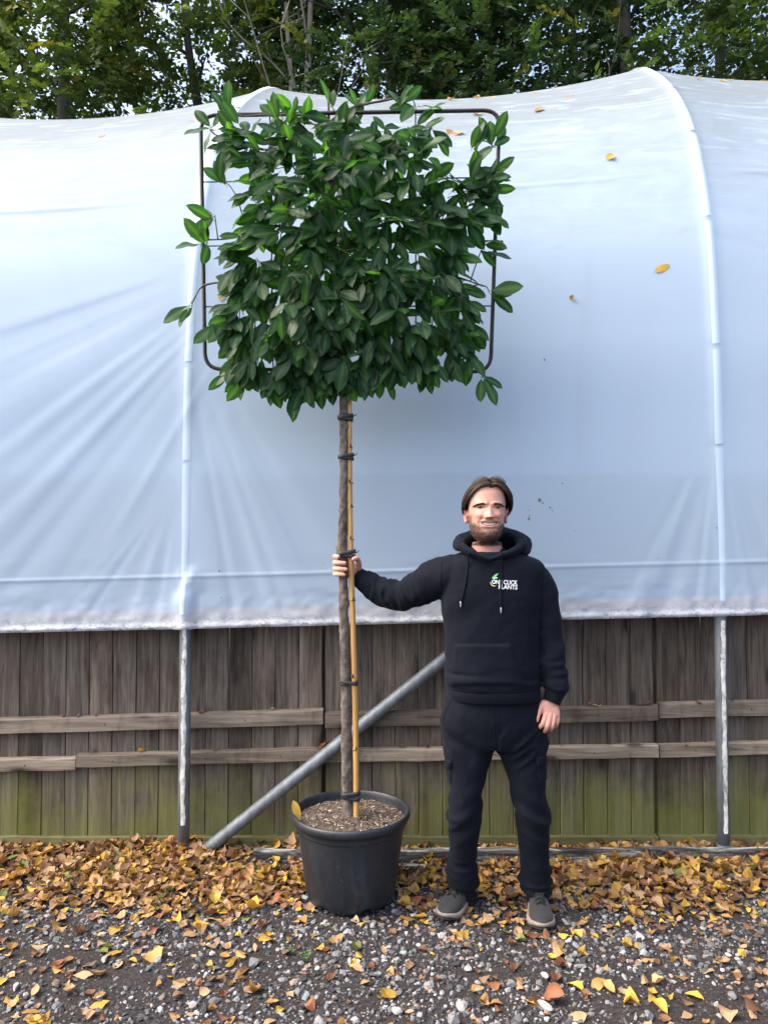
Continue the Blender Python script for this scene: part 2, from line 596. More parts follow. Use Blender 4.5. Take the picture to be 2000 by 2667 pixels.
for k in range(-1, 3):
    hx = XL + k * BAY
    sv = np.linspace(0, seg[-1], 46)
    off, z = prof_at(sv)
    up = np.stack([hx + off * SH, D0 + off, z + rise(hx, z)], -1)
    dn = up[::-1].copy(); dn[:, 1] = 2 * (D0 + rid) - dn[:, 1]; dn[:, 0] = dn[:, 0] + 2 * SH * (rid - off[::-1])
    gz0 = .0
    path = np.vstack([[[hx, D0, gz0 - .1], [hx, D0, .5], [hx, D0, .9]], up, dn[1:], [[hx + 4.6 * SH, D0 + 4.6, -.1]]])
    v, q, t = tube(path, .0285, 14)
    h = sub('hoop', MB().add(v, q, t).mesh('hoop'), GALV, tunnel)
    # foundation sleeve the leg slides into
    v, q, t = tube([[hx, D0, -.1], [hx, D0, .055], [hx, D0, .06]], [.034, .034, .031], 16)
    sub('ground_sleeve', MB().add(v, q, t).mesh('ground_sleeve'), GALV, h)
    # anti-hot-spot tape strip seen where the leg shows below the sheet
    zt = np.linspace(.16 if k % 2 == 0 else .12, 1.14, 60)
    ang = np.linspace(-1, 1, 7)
    pz = np.stack([np.full(60, k * 3.3), zt * 0, zt], -1)
    lo = -1.92 + .12 * noise(pz, 22, 61) + .10 * noise(pz, 60, 62)
    hi = -1.18 + .13 * noise(pz, 22, 63) + .10 * noise(pz, 60, 64)
    A = lo[:, None] + (hi - lo)[:, None] * (ang[None] + 1) / 2
    rr = .0297 + .0012 * noise(np.stack([A.ravel() * 3, np.repeat(zt, 7) * 30, np.zeros(420)], -1), 1, 65).reshape(60, 7)
    V = np.stack([hx + np.cos(A) * rr, D0 + np.sin(A) * rr, np.broadcast_to(zt[:, None], A.shape)], -1).reshape(-1, 3)
    sub('tape_strip', mk_mesh('tape_strip', V, grid_faces(60, 7)), TAPE, h)
    # lengths of white tape round the hoop under the sheet, with short gaps
    cuts = [(1.22, 1.93), (1.96, 2.42), (2.45, 3.10), (3.13, 3.72), (3.75, 4.4), (4.43, 5.2)]
    tot = np.concatenate([[0], np.cumsum(np.linalg.norm(np.diff(up, axis=0), axis=1))])
    for a, b in cuts:
        aa, bb = a - 1.1, b - 1.1
        if bb > tot[-1] : bb = tot[-1]
        if aa >= bb: continue
        sq = np.linspace(aa, bb, 16)
        pth = np.stack([np.interp(sq, tot, up[:, i]) for i in range(3)], -1)
        v, q, t = tube(pth, .0315, 14)
        sub('hoop_tape', MB().add(v, q, t).mesh('hoop_tape'), PIPE, h)

# where the film is pressed on the white-taped hoop it shows as a paler strip
    for a, b in [(.07, .80), (.82, 1.28), (1.31, 1.96), (1.99, 2.58), (2.61, 3.2), (3.23, seg[-1])]:
        sq = np.linspace(a, b, 60)
        wd = .0205 * (1 - .35 * (1 - sstep(.1, .9, sq)))
        u_ = np.linspace(-1, 1, 9)
        X_ = hx + wd[:, None] * u_[None] + .0015 * noise(np.stack([sq * 9, sq * 0, sq * 0 + k], -1), 1, 66)[:, None]
        S_ = np.broadcast_to(sq[:, None], X_.shape)
        sp = sheet_pos(X_.ravel(), S_.ravel())
        o2 = sheet_pos(X_.ravel(), S_.ravel() + .01) - sheet_pos(X_.ravel(), S_.ravel() - .01)
        nn_ = np.stack([np.zeros(len(o2)), -o2[:, 2], o2[:, 1]], -1); nn_ /= np.linalg.norm(nn_, axis=1)[:, None] + 1e-9
        sp = sp + nn_ * (.0022 - .0016 * np.abs(np.tile(u_, 60)) ** 2)[:, None]
        sub('contact_strip', mk_mesh('contact_strip', sp, grid_faces(60, 9)), STRIP, h)

# diagonal brace, rails
b0, b1 = G(505, 2236, -.02), P(1300, 1604, 3.66)
b0[1], b1[1] = 3.628, 3.685
v, q, t = tube(np.linspace(b0, b1 + (b1 - b0) * .06, 12), .030, 18)
br = sub('brace_pipe', MB().add(v, q, t).mesh('brace_pipe'), GALV, tunnel)
tag(br, 'grey galvanised pipe slanting up from the foot of a hoop')
RAILW = plain('pale_timber', (.44, .38, .35), .7, .2, 14, .2)
pv = []
for x in np.linspace(-6, 6.6, 40):
    z0 = 1.115 + rise(x, 1.1)
    pv.append([(x, D0 + .030, z0), (x, D0 + .068, z0), (x, D0 + .068, z0 + .105), (x, D0 + .030, z0 + .105)])
v, q, t = loft(pv)
sub('hem_rail', MB().add(v, q, t).mesh('hem_rail', False), RAILW, tunnel)
m = NT('peeling_painted_rail')
nz = m.noise(m.coords(scale=(.25, 1, 2.5)), 16, 7, .75, .8)
m.set(Base_Color=m.ramp(nz, [(.44, (.02, .019, .018)), (.54, (.14, .145, .14)), (.64, (.52, .53, .52))]), Roughness=.6)
m.bump(nz, .7, .006)
for zz, yy, hh, dd in ((.034, 3.545, .028, .04), (.0, 3.50, .018, .03)):
    rg = []
    for x in np.linspace(-.62, 5.4, 100):
        w = .004 * float(noise(np.array([[x * 3, zz, 1.]]), 1, 71)[0])
        z0 = zz + w + (x - 1) * .003
        rg.append([(x, yy + w, z0 - .03), (x, yy + dd + w, z0 - .03), (x, yy + dd + w, z0 + hh), (x, yy + w, z0 + hh)])
    v, q, t = loft(rg)
    sub('base_rail', MB().add(v, q, t).mesh('base_rail', False), m.m, tunnel)

# ================================================================== FENCE
FY = 3.725
def wood(name, cols, alg_hi, alg_amt, vertical=True, knots=True):
    m = NT(name)
    sc = (1, 1, .055) if vertical else (.055, 1, 1)
    vec = m.coords(scale=sc, rnd=True)
    g1 = m.noise(vec, 55, 6, .7, .8)
    g2 = m.noise(vec, 9, 3, .6, .8)
    c = m.ramp(m.math('ADD', m.math('MULTIPLY', g1, .72), m.math('MULTIPLY', g2, .34)), [(.34, cols[0]), (.50, cols[1]), (.66, cols[2]), (.80, cols[3])])
    oi = m.n('ObjectInfo').outputs['Random']
    c = m.mix(1.0, c, m.ramp(oi, [(0, (.62, .54, .48)), (.35, (1.25, 1.15, 1.05)), (.7, (.95, .90, .86)), (1, (1.6, 1.42, 1.25))]), 'MULTIPLY')
    # grey-brown weather stains
    w = m.noise(m.coords(scale=(1, 1, .3), rnd=True), 6, 5, .7)
    c = m.mix(m.ramp(w, [(.52, (0, 0, 0)), (.72, (1, 1, 1))]), c, m.mix(1.0, c, (.42, .40, .40), 'MULTIPLY'))
    h = g1
    if knots:
        vk = m.coords(scale=(7.5, 7.5, 3.0) if vertical else (3.0, 8, 8), rnd=True)
        vo = m.n('TexVoronoi', voronoi_dimensions='3D', inp={'Scale': 1.0, 'Randomness': 1.0}); m.l(vk, vo.inputs['Vector'])
        kn = m.ramp(vo.outputs['Distance'], [(.09, (1, 1, 1)), (.17, (.30, .30, .30)), (.28, (0, 0, 0))])
        c = m.mix(m.math('MULTIPLY', kn, .85), c, (.018, .014, .012))
    # green algae film rising from the damp foot, patchy
    geo = m.n('NewGeometry'); sx = m.n('SeparateXYZ'); m.l(geo.outputs['Position'], sx.inputs[0])
    an = m.noise(geo.outputs['Position'], 3.2, 5, .65)
    az = m.math('ADD', sx.outputs['Z'], m.math('MULTIPLY', m.math('SUBTRACT', an, .5), 1.1))
    mr = m.n('MapRange', inp={'From Min': alg_hi, 'From Max': .10}); m.l(az, mr.inputs[0])
    fa = m.math('MULTIPLY', mr.outputs[0], alg_amt, True)
    gcol = m.mix(g2, (.075, .085, .016), (.24, .26, .05))
    c = m.mix(fa, c, m.mix(.35, gcol, c))
    m.set(Base_Color=c, Roughness=.85, Specular_IOR_Level=.2)
    m.bump(h, .45, .004)
    return m.m
BOARD = wood('weathered_board', [(.027, .024, .022), (.080, .072, .065), (.148, .135, .122), (.235, .218, .200)], .42, .85)
RAIL = wood('weathered_rail', [(.062, .056, .048), (.15, .137, .118), (.24, .222, .195), (.33, .31, .275)], .35, .6, False)
GBOARD = wood('gravel_board', [(.04, .04, .028), (.09, .085, .06), (.14, .13, .09), (.19, .18, .13)], .5, .5, False, False)
NAIL = plain('rusty_nail', (.03, .022, .018), .6, .3, 60, 0)

def yz(px, py, Y=FY): return P(px, py, Y)[2]
PIT = .1155
def board_mesh(seed):
    r = np.random.default_rng(seed)
    w, z0, z1 = PIT, .045, 1.86
    n = 9
    rg = []
    for k in range(n):
        z = z0 + (z1 - z0) * k / (n - 1)
        j = r.normal(0, .0012)
        j2 = r.normal(0, .0009)
        # feather-edged: thick at one side, thin at the other
        rg.append([(j, j2 + .007, z), (j + .0035, j2 - .005, z), (w + j - .003, .003 + j2, z), (w + j, .011 + j2, z), (w + j, .015 + j2, z), (j, .015 + j2, z)])
    v, q, t = loft(rg)
    return MB().add(v, q, t).mesh('board', False)
board_meshes = [board_mesh(100 + k) for k in range(6)]
nail_v = tube([[0, 0, 0], [0, -.003, 0]], [.0035, .003], 6)
NAILM = MB().add(*nail_v).mesh('nail')

gap1, gap2 = P(846, 1700, FY)[0], P(1708, 1750, FY)[0]
panels = [(gap1 - 2.33, gap1 - .004, 0.0), (gap1 + .004, gap2 - .004, .002), (gap2 + .004, gap2 + 2.2, .016)]
plabels = ['weathered board fence panel behind the bare hoop leg beside the leaning brace',
           'weathered board fence panel behind the potted tree and the man in black',
           'weathered board fence panel with bright green algae, beyond the narrow dark gap']
# rails: height read along each panel (photo pixels of the rail's top edge at the panel's ends)
rails_top = [((0, 1872), (846, 1848)), ((850, 1856), (1706, 1838)), ((1712, 1833), (2000, 1826))]
rails_mid = [((0, 1972), (846, 1948)), ((850, 1953), (1706, 1940)), ((1712, 1942), (2000, 1934))]
for i, (x0, x1, dy) in enumerate(panels):
    fp = empty('fence_panel', ((x0 + x1) / 2, FY, 0), plabels[i], 'fence', 'fence panels behind the tunnel legs')
    n = round((x1 - x0) / PIT)
    pit = (x1 - x0 - .010) / n
    r = np.random.default_rng(5 + i)
    for k in range(n):
        bx = x0 + k * pit
        if bx > 3.2 or bx < -3.2: continue
        if k == 0: bx += .004
        o = sub('board', board_meshes[(k * 7 + i * 3) % 6], BOARD, fp, (bx, FY - .002 + dy + r.normal(0, .0012), r.normal(0, .004)), (0, r.normal(0, .0015), 0))
        o.scale = ((pit - r.uniform(.0008, .0028)) / PIT, 1, 1)
    for j, (spec, hh) in enumerate(((rails_top[i], .072), (rails_mid[i], .060))):
        (pa, ya), (pb, yb) = spec
        A, B = P(pa, ya, FY - .03), P(pb, yb, FY - .03)
        sl = (B[2] - A[2]) / (B[0] - A[0])
        cuts = [x0, x1]
        if i == 0 and j == 1: cuts = [x0, P(205, 1980, FY)[0], x1]
        for c0, c1 in zip(cuts[:-1], cuts[1:]):
            za, zb = A[2] + sl * (c0 - A[0]), A[2] + sl * (c1 - A[0])
            if j == 1 and len(cuts) == 3 and c0 == x0: za -= .004; zb -= .012
            rg = []
            for k in range(15):
                f = k / 14
                x = c0 + .001 + (c1 - c0 - .002) * f
                zt = za + (zb - za) * f
                w = r.normal(0, .0012)
                d0 = FY + dy - .037 + r.normal(0, .0008)
                rg.append([(x, d0, zt - hh + w), (x, FY - .003 + dy, zt - hh + w), (x, FY - .003 + dy, zt + w + .002), (x, d0 + .012, zt + w), (x, d0, zt + w - .007)])
            cx = (c0 + c1) / 2
            rg = np.array(rg) - np.array([cx, FY, za])
            v, q, t = loft(rg)
            ro = sub('rail', MB().add(v, q, t).mesh('rail', False), RAIL, fp, (cx, FY, za))
            for k in range(3):
                f = (k + .5) / 3 + r.normal(0, .04)
                x = c0 + (c1 - c0) * f
                if abs(x) < 2.6:
                    sub('nail', NAILM, NAIL, ro, (x, FY + dy - .0365, za + (zb - za) * f - hh * .55))
    zt = P(1000, 2181, FY - .03)[2]
    rg = []
    for k in range(18):
        x = x0 + .002 + (x1 - x0 - .004) * k / 17
        w = r.normal(0, .0012)
        rg.append([(x, FY - .022 + dy, -.05), (x, FY + .02 + dy, -.05), (x, FY + .02 + dy, zt + w), (x, FY - .022 + dy, zt + w - .004)])
    v, q, t = loft(np.array(rg) - np.array([(x0 + x1) / 2, FY, 0]))
    sub('gravel_board', MB().add(v, q, t).mesh('gravel_board', False), GBOARD, fp, ((x0 + x1) / 2, FY, 0))
    # post behind the gap
    v, f = box(x1 - .012, x1 + .085, FY + .05, FY + .14, -.05, 1.84)
    sub('post', MB().add(v, f).mesh('post', False), BOARD, fp)

# ================================================================== TREES BEHIND
BARK2 = plain('grey_bark', (.10, .09, .075), .9, .45, 14, .6)
BARKP = plain('pale_bark', (.30, .27, .23), .9, .4, 9, .6)
HLEAF = leaf_mat('hedge_leaf', attr=True, rough=.5, trans=.30, tcol=(1.8, 2.1, .8), spec=.3)

def crown_mesh(name, seed, zlo, zhi, rad, n_sp, tone, dens=lambda p: 1.0, leafsize=.105):
    r = np.random.default_rng(seed)
    # sprays: flat fans of alternate leaves
    V, C, F = [], [], []
    k = 0
    cnt = 0
    tries = 0
    while cnt < n_sp and tries < n_sp * 12:
        tries += 1
        a = r.uniform(0, 2 * math.pi)
        z = r.uniform(zlo, zhi)
        rz = rad * (.62 + .38 * math.sin(math.pi * min(1, (z - zlo) / (zhi - zlo)) ** .8)) * (1 + .22 * math.sin(3 * a + seed) + .18 * math.sin(z * 2.1 + 2 * a + seed))
        rr = rz * math.sqrt(r.uniform(.10, 1.0))
        p = np.array([rr * math.cos(a), rr * math.sin(a) * .75, z])
        # clumpy gaps
        nv = fbm(p[None], 1.15, seed, 2)[0]
        if nv < -.18 + r.normal(0, .10): continue
        if r.uniform() > dens(p): continue
        cnt += 1
        out = np.array([math.cos(a), math.sin(a), r.uniform(-.35, .45)]) + r.normal(0, .35, 3)
        out /= np.linalg.norm(out)
        up = np.array([0, 0, 1.]) + r.normal(0, .35, 3)
        side = np.cross(out, up); side /= np.linalg.norm(side)
        nrm = np.cross(side, out)
        L = r.uniform(.35, .75)
        nl = int(L / .028)
        s = np.linspace(0.05, 1, nl)
        sg = np.where(np.arange(nl) % 2, 1, -1)
        cen = p + out * (s * L)[:, None] - np.array([0, 0, 1]) * (.16 * s * s)[:, None]
        d = out * .55 + side * sg[:, None] * .85 + r.normal(0, .28, (nl, 3))
        d /= np.linalg.norm(d, axis=1)[:, None]
        nn = nrm + r.normal(0, .45, (nl, 3))
        w = np.cross(d, nn); w /= np.linalg.norm(w, axis=1)[:, None]
        nn = np.cross(w, d)
        ls = leafsize * r.uniform(.65, 1.15, nl)[:, None]
        v0 = cen
        v1 = cen + d * ls * .45 + w * ls * .30 + nn * ls * .08
        v2 = cen + d * ls
        v3 = cen + d * ls * .45 - w * ls * .30 + nn * ls * .08
        V.append(np.stack([v0, v1, v2, v3], 1).reshape(-1, 3))
        base = np.array(tone[0]) + (np.array(tone[1]) - np.array(tone[0])) * np.clip(r.normal(.45, .25), 0, 1)
        cc = base[None] * r.uniform(.7, 1.3, nl)[:, None]
        if r.uniform() < .05: cc = cc * np.array([2.2, 1.3, .8])
        C.append(np.repeat(cc, 4, 0))
        kk = k + np.arange(nl)[:, None] * 4
        F.append(np.hstack([kk, kk + 1, kk + 2])); F.append(np.hstack([kk, kk + 2, kk + 3]))
        k += nl * 4
    me = mk_mesh(name, np.concatenate(V), np.concatenate(F), False)
    vcol(me, np.clip(np.concatenate(C), 0, 1))
    return me

def limb_mesh(name, seed, h, r0, lean, nb, zb0):
    r = np.random.default_rng(seed)
    mb = MB()
    n = 9
    path = [np.array([0, 0, -.1])]
    for k in range(1, n):
        path.append(np.array([lean[0] * k / n + r.normal(0, .07), lean[1] * k / n + r.normal(0, .07), h * k / (n - 1)]))
    path = np.array(path)
    rad = r0 * (1 - .85 * np.linspace(0, 1, n) ** 1.2)
    mb.add(*tube(path, rad, 10, 40, wr=lambda s, a: r0 * .10 * np.sin(a * 3 + s * 2)))
    for k in range(nb):
        z = zb0 + (h - zb0) * (k + r.uniform(0, .8)) / nb
        f = z / h * (n - 1); i = min(int(f), n - 2)
        p0 = path[i] + (path[i + 1] - path[i]) * (f - i)
        a = r.uniform(0, 6.28)
        L = r.uniform(.9, 1.9) * (1.15 - .6 * z / h)
        d = np.array([math.cos(a), math.sin(a) * .8, r.uniform(.3, .9)])
        pp = [p0, p0 + d * L * .35, p0 + d * L * .7 + r.normal(0, .1, 3), p0 + d * L + r.normal(0, .15, 3) + [0, 0, .15]]
        rb = r0 * .34 * (1 - .5 * z / h)
        mb.add(*tube(pp, [rb, rb * .7, rb * .45, rb * .15], 6, 10))
        for q in range(2):
            s = pp[1 + q]; dd = d + r.normal(0, .7, 3)
            mb.add(*tube([s, s + dd * L * .25, s + dd * L * .5 + r.normal(0, .06, 3)], [rb * .4, rb * .25, rb * .08], 5, 6))
    return mb.mesh(name)

dark = [(.020, .046, .022), (.066, .115, .040)]
mid = [(.030, .062, .024), (.105, .160, .046)]
yell = [(.042, .080, .024), (.165, .220, .050)]
spec = [  # px at mid height, distance, tone, sprays, radius, label
    (-330, 9.7, mid, 620, 1.7, 'broad hedge tree with mid green leaves growing behind the tunnel, beside the yellowish tree'),
    (150, 9.3, yell, 900, 1.75, 'yellowish green hedge tree behind the lowest dip of the tunnel roof'),
    (500, 9.8, yell, 820, 1.6, 'yellow green hedge tree behind the tunnel next to the pale forked stem'),
    (775, 8.75, dark, 70, 1.1, 'thin hedge tree with a pale twisted forked stem behind the tunnel'),
    (1010, 9.2, dark, 820, 1.35, 'dense dark green hedge tree behind the tunnel above the potted tree'),
    (1330, 9.3, dark, 860, 1.5, 'dense dark hedge tree with upright leafy shoots behind the tunnel, between two thin trees'),
    (1640, 8.9, mid, 150, 1.3, 'open hedge tree with a dark upright trunk and bright sky gaps behind the tunnel'),
    (1900, 9.4, mid, 820, 1.6, 'drooping green hedge tree with a few orange leaves above the right hoop crown'),
    (2330, 9.8, mid, 600, 1.7, 'broad green hedge tree behind the tunnel past the drooping one'),
]
for i, (px, Y, tone, ns, rad, lab) in enumerate(spec):
    x = P(px, 150, Y)[0]
    t = empty('hedge_tree', (x, Y, 0), lab, 'tree', 'trees growing behind the tunnel')
    pale = i == 3
    r0 = .075 if pale else (.17 if i == 6 else .12)
    sub('trunk', limb_mesh('trunk', 300 + i, 11.0, r0, (.35 if pale else RNG.normal(0, .2), RNG.normal(0, .2)), 16, 3.5), BARKP if pale else BARK2, t, (x, Y, 0))
    if pale:
        sub('second_stem', limb_mesh('second_stem', 340, 10.5, .06, (-.5, .1), 9, 4), BARKP, t, (x + .12, Y + .05, 0))
    if i == 6:
        sub('second_stem', limb_mesh('second_stem', 345, 10.5, .08, (.2, .1), 9, 4), BARK2, t, (x - .62, Y + .1, 0))
    cm = crown_mesh('crown', 400 + i, 5.2, 10.6, rad, int(ns * 1.5), tone)
    c = sub('crown', cm, HLEAF, t, (x, Y, 0))
# a further screen of foliage behind the hedge, one far mass
rr = np.random.default_rng(77)
mbv = []
cm2 = crown_mesh('far_foliage', 500, 3.0, 10.2, 1.9, 420, dark, leafsize=.11)
fo = []
for k, px in enumerate((-250, 250, 650, 980, 1250, 2400)):
    x = P(px, 150, 12.3)[0]
    t = empty('background_tree', (x, 12.3 + .3 * (k % 3), 0), 'shadowy far tree glimpsed ' + ['through the broad mid green hedge tree', 'behind the yellowish hedge tree', 'between the yellow green hedge tree and the forked pale stem', 'behind the dense dark hedge tree above the potted tree', 'between the two dense dark hedge trees', 'past the drooping hedge tree'][k], 'tree', 'far row of trees behind the hedge')
    sub('trunk', limb_mesh('trunk', 330 + k, 10.4, .11, (.1, .1), 8, 3.5), BARK2, t, (x, 12.3 + .3 * (k % 3), 0))
    c = sub('crown', cm2, HLEAF, t, (x, 12.3 + .3 * (k % 3), rr.uniform(-.5, .3)), (0, 0, rr.uniform(0, 6.28)))

# ================================================================== POT
TY = 3.235                                   # distance of the potted tree
pot_c = P(918, 2352, 3.21)
PX, PY0 = P(914, 2118, 3.235)[0], 3.235
ZR = .368                                     # rim height
prof_pot = [(.0, .012), (.150, .012), (.183, .010), (.187, .018), (.190, .028), (.1935, .034), (.228, .300), (.2285, .303), (.2345, .306), (.2355, .312), (.2385, .335),
            (.2480, .336), (.2525, .342), (.2545, .352), (.2535, .364), (.2485, .3705), (.2425, .3695), (.2385, .364), (.2365, .350), (.2330, .325), (.2310, .318), (.21, .315), (.0, .31)]
# rounded mid step, like the photograph: a lip at about three quarters of the height
prof_pot = [(a * .985 if b < .3 else a, b) for a, b in prof_pot]
kk = 72
ang = np.linspace(0, 2 * math.pi, kk, endpoint=False)
rings = []
for a, b in prof_pot[:-1]:
    rr_ = np.full(kk, max(a, 1e-4))
    # slight warping of the soft plastic and four shallow foot notches
    rr_ = rr_ * (1 + .006 * np.sin(2 * ang + .6) + .003 * np.sin(3 * ang))
    zz = np.full(kk, b)
    if b < .02:
        notch = (np.cos(ang * 6 + .5) > .72)
        zz = zz + notch * .012
    rings.append(np.stack([rr_ * np.cos(ang), rr_ * np.sin(ang), zz], -1))
v, q, t = loft(rings, cap=True)
m = NT('black_plastic')
vec = m.coords(scale=(1, 1, .3))
n1 = m.noise(vec, 14, 6, .7); n2 = m.noise(m.coords(), 55, 5, .7)
base = m.ramp(n1, [(.35, (.011, .014, .019)), (.58, (.019, .024, .032)), (.78, (.048, .054, .060))])
base = m.mix(m.ramp(n2, [(.58, (0, 0, 0)), (.74, (.5, .5, .5))]), base, (.12, .115, .10))
m.set(Base_Color=base, Roughness=m.math('ADD', m.math('MULTIPLY', n1, .25), .33), Specular_IOR_Level=.5)
m.bump(n2, .06, .003)
pot = empty('plant_pot', (PX, PY0, 0), 'large round black plastic plant pot filled with compost, holding the pleached tree', 'plant pot')
sub('pot_body', MB().add(v, q, t).mesh('pot_body'), m.m, pot, (PX, PY0, 0))
# hairline welt ring on the wall
wa = np.linspace(0, 2 * math.pi, 80, endpoint=False)
# soil
n = 40
gr, ga = np.meshgrid(np.linspace(0, 1, 34), np.linspace(0, 2 * math.pi, 110, endpoint=False), indexing='ij')
sxx, syy = (gr * .2355 * np.cos(ga)).ravel(), (gr * .2355 * np.sin(ga)).ravel()
pp = np.stack([sxx, syy, 0 * sxx], -1)
szz = .336 + .006 * fbm(pp, 14, 81) + .005 * fbm(pp, 60, 82) - .006 * sstep(.16, .235, gr.ravel()) + .012 * np.exp(-((sxx / .05) ** 2 + (syy / .05) ** 2))
i = np.arange(33)[:, None] * 110 + np.arange(110)[None]; j = np.arange(33)[:, None] * 110 + (np.arange(110)[None] + 1) % 110
fq = np.stack([i, j, j + 110, i + 110], -1).reshape(-1, 4)
m = NT('compost')
n2 = m.noise(m.coords(), 120, 6, .8)
m.set(Base_Color=m.ramp(n2, [(.30, (.035, .025, .020)), (.5, (.13, .098, .075)), (.62, (.22, .175, .14)), (.75, (.45, .40, .33))]), Roughness=.95)
m.bump(n2, 1.0, .012)
soil = sub('compost', mk_mesh('compost', np.stack([sxx, syy, szz], -1), fq), m.m, pot, (PX, PY0, 0))
# bark chips and fibres in the compost
mb = MB()
r = np.random.default_rng(3)
for k in range(900):
    rr_, a = .225 * math.sqrt(r.uniform()), r.uniform(0, 6.28)
    x, y = rr_ * math.cos(a), rr_ * math.sin(a)
    L, w = r.uniform(.003, .013), r.uniform(.0012, .0035)
    dz = .338 + r.uniform(-.002, .006) - .006 * float(sstep(.16, .235, rr_)) + .010 * math.exp(-rr_ ** 2 / .003)
    b = r.uniform(0, 6.28)
    d = np.array([math.cos(b), math.sin(b), r.normal(0, .3)]) * L
    s = np.array([-math.sin(b), math.cos(b), r.normal(0, .3)]) * w
    c = np.array([x, y, dz])
    h = np.array([0, 0, w * .8])
    vv = [c - d - s, c - d + s, c + d * .9 + s, c + d - s * .7, c + h - d * .5, c + h + d * .6]
    cc = [(.20, .15, .11), (.10, .07, .05), (.32, .27, .20), (.55, .50, .42)][r.choice(4, p=[.45, .25, .2, .1])]
    mb.add(vv, [(0, 1, 4), (1, 2, 5), (2, 3, 5), (3, 0, 4), (0, 4, 3)], [(1, 2, 5, 4), (3, 5, 4, 0)], col=np.array(cc) * r.uniform(.7, 1.2))
CH = NT('chips'); CH.set(Base_Color=CH.attr(), Roughness=.9)
ch = sub('bark_chips', mb.mesh('bark_chips', False), CH.m, soil, (PX, PY0, 0))
ch['kind'] = 'stuff'

# ================================================================== TREE: trunk, branches
m = NT('laurel_bark')
vec = m.coords(scale=(1, 1, .45))
n1 = m.noise(vec, 30, 7, .72, .5); n2 = m.noise(m.coords(scale=(1, 1, 3)), 26, 4, .6)
m.set(Base_Color=m.ramp(m.math('ADD', m.math('MULTIPLY', n1, .7), m.math('MULTIPLY', n2, .3)), [(.34, (.030, .024, .020)), (.47, (.095, .078, .066)), (.60, (.165, .142, .122)), (.75, (.25, .225, .20))]), Roughness=.85, Specular_IOR_Level=.3)
m.bump(n1, .8, .005)
BARK = m.m
tree = empty('pleached_laurel_tree', tuple(P(905, 2128, TY)), 'pleached evergreen tree with bare knobbly stem and flat square head of glossy leaves', 'tree')
tp = [(905, 2150), (905, 2100), (903, 1960), (901, 1780), (896, 1620), (894, 1500), (892, 1425), (895, 1330), (896, 1200), (895, 1080), (897, 1010), (903, 985)]
path = np.array([P(a, b, TY) for a, b in tp])
rad = np.array([.0255, .0245, .0235, .0225, .021, .0205, .0215, .0195, .0190, .0190, .0205, .022])
knots = [(r_, a_, s_) for r_, a_, s_ in zip(np.sort(RNG.uniform(.12, 1.9, 34)), RNG.uniform(0, 6.28, 34), RNG.uniform(.0025, .0055, 34))]
def wrk(s, a):
    o = .0012 * np.sin(s * 40 + a * 2) + .0009 * np.sin(s * 95 - a * 3)
    for ks, ka, amp in knots:
        da = (a - ka + math.pi) % (2 * math.pi) - math.pi
        o = o + amp * np.exp(-((s - ks) / .011) ** 2 - (da / .55) ** 2)
    o = o + .011 * np.exp(-((s - (P(0, 1425, TY)[2] - path[0][2])) / .022) ** 2 - (((a - 2.6 + math.pi) % 6.283 - math.pi) / .9) ** 2)
    return o
v, q, t = tube(path, rad, 28, 420, wr=wrk)
trunk = sub('trunk', MB().add(v, q, t).mesh('trunk'), BARK, tree)

def T(px, py, dy=0.0): return P(px, py, TY + dy)
branch_specs = [
    [(903, 990, 0), (885, 900, .02), (880, 760, .03), (870, 600, .02), (862, 430, .03), (855, 260, .0), (858, 235, -.03)],
    [(905, 985, 0), (935, 950, .0), (975, 925, -.02), (1080, 900, .0), (1180, 905, .01), (1235, 925, 0), (1255, 965, -.02)],
    [(900, 985, 0), (860, 945, .02), (780, 915, .02), (680, 900, .0), (590, 890, .0)],
    [(882, 830, .03), (960, 770, .02), (1060, 735, .0), (1170, 720, .02), (1260, 745, .0)],
    [(882, 830, .03), (800, 780, .03), (700, 740, .02), (600, 735, .0), (530, 745, -.02), (500, 790, -.04)],
    [(872, 660, .03), (960, 600, .02), (1080, 565, .0), (1190, 590, .02), (1215, 520, .0), (1230, 440, -.02), (1245, 370, -.03)],
    [(872, 660, .03), (790, 600, .03), (690, 590, .01), (600, 620, 0), (520, 625, -.03)],
    [(864, 480, .03), (940, 420, .02), (1030, 395, .0), (1100, 370, .0), (1125, 330, -.02)],
    [(864, 480, .03), (790, 400, .03), (690, 390, .01), (610, 370, -.01), (560, 350, -.03)],
    [(857, 320, .02), (920, 280, .0), (1000, 262, -.02), (1060, 250, -.03)],
    [(857, 320, .02), (790, 300, .0), (700, 300, -.02), (620, 300, -.03), (590, 270, -.04)],
]
bpaths = []
for k, sp in enumerate(branch_specs):
    pth = np.array([T(*s) for s in sp])
    r0 = [.016, .0125, .0115][k] if k < 3 else .0085
    rd = np.linspace(r0, .0028, len(sp))
    v, q, t = tube(pth, rd, 10, 50, wr=lambda s, a: .0008 * np.sin(s * 60 + 2 * a))
    sub('branch', MB().add(v, q, t).mesh('branch'), BARK, tree)
    bpaths.append(spline(pth, 60))
allb = np.concatenate(bpaths)

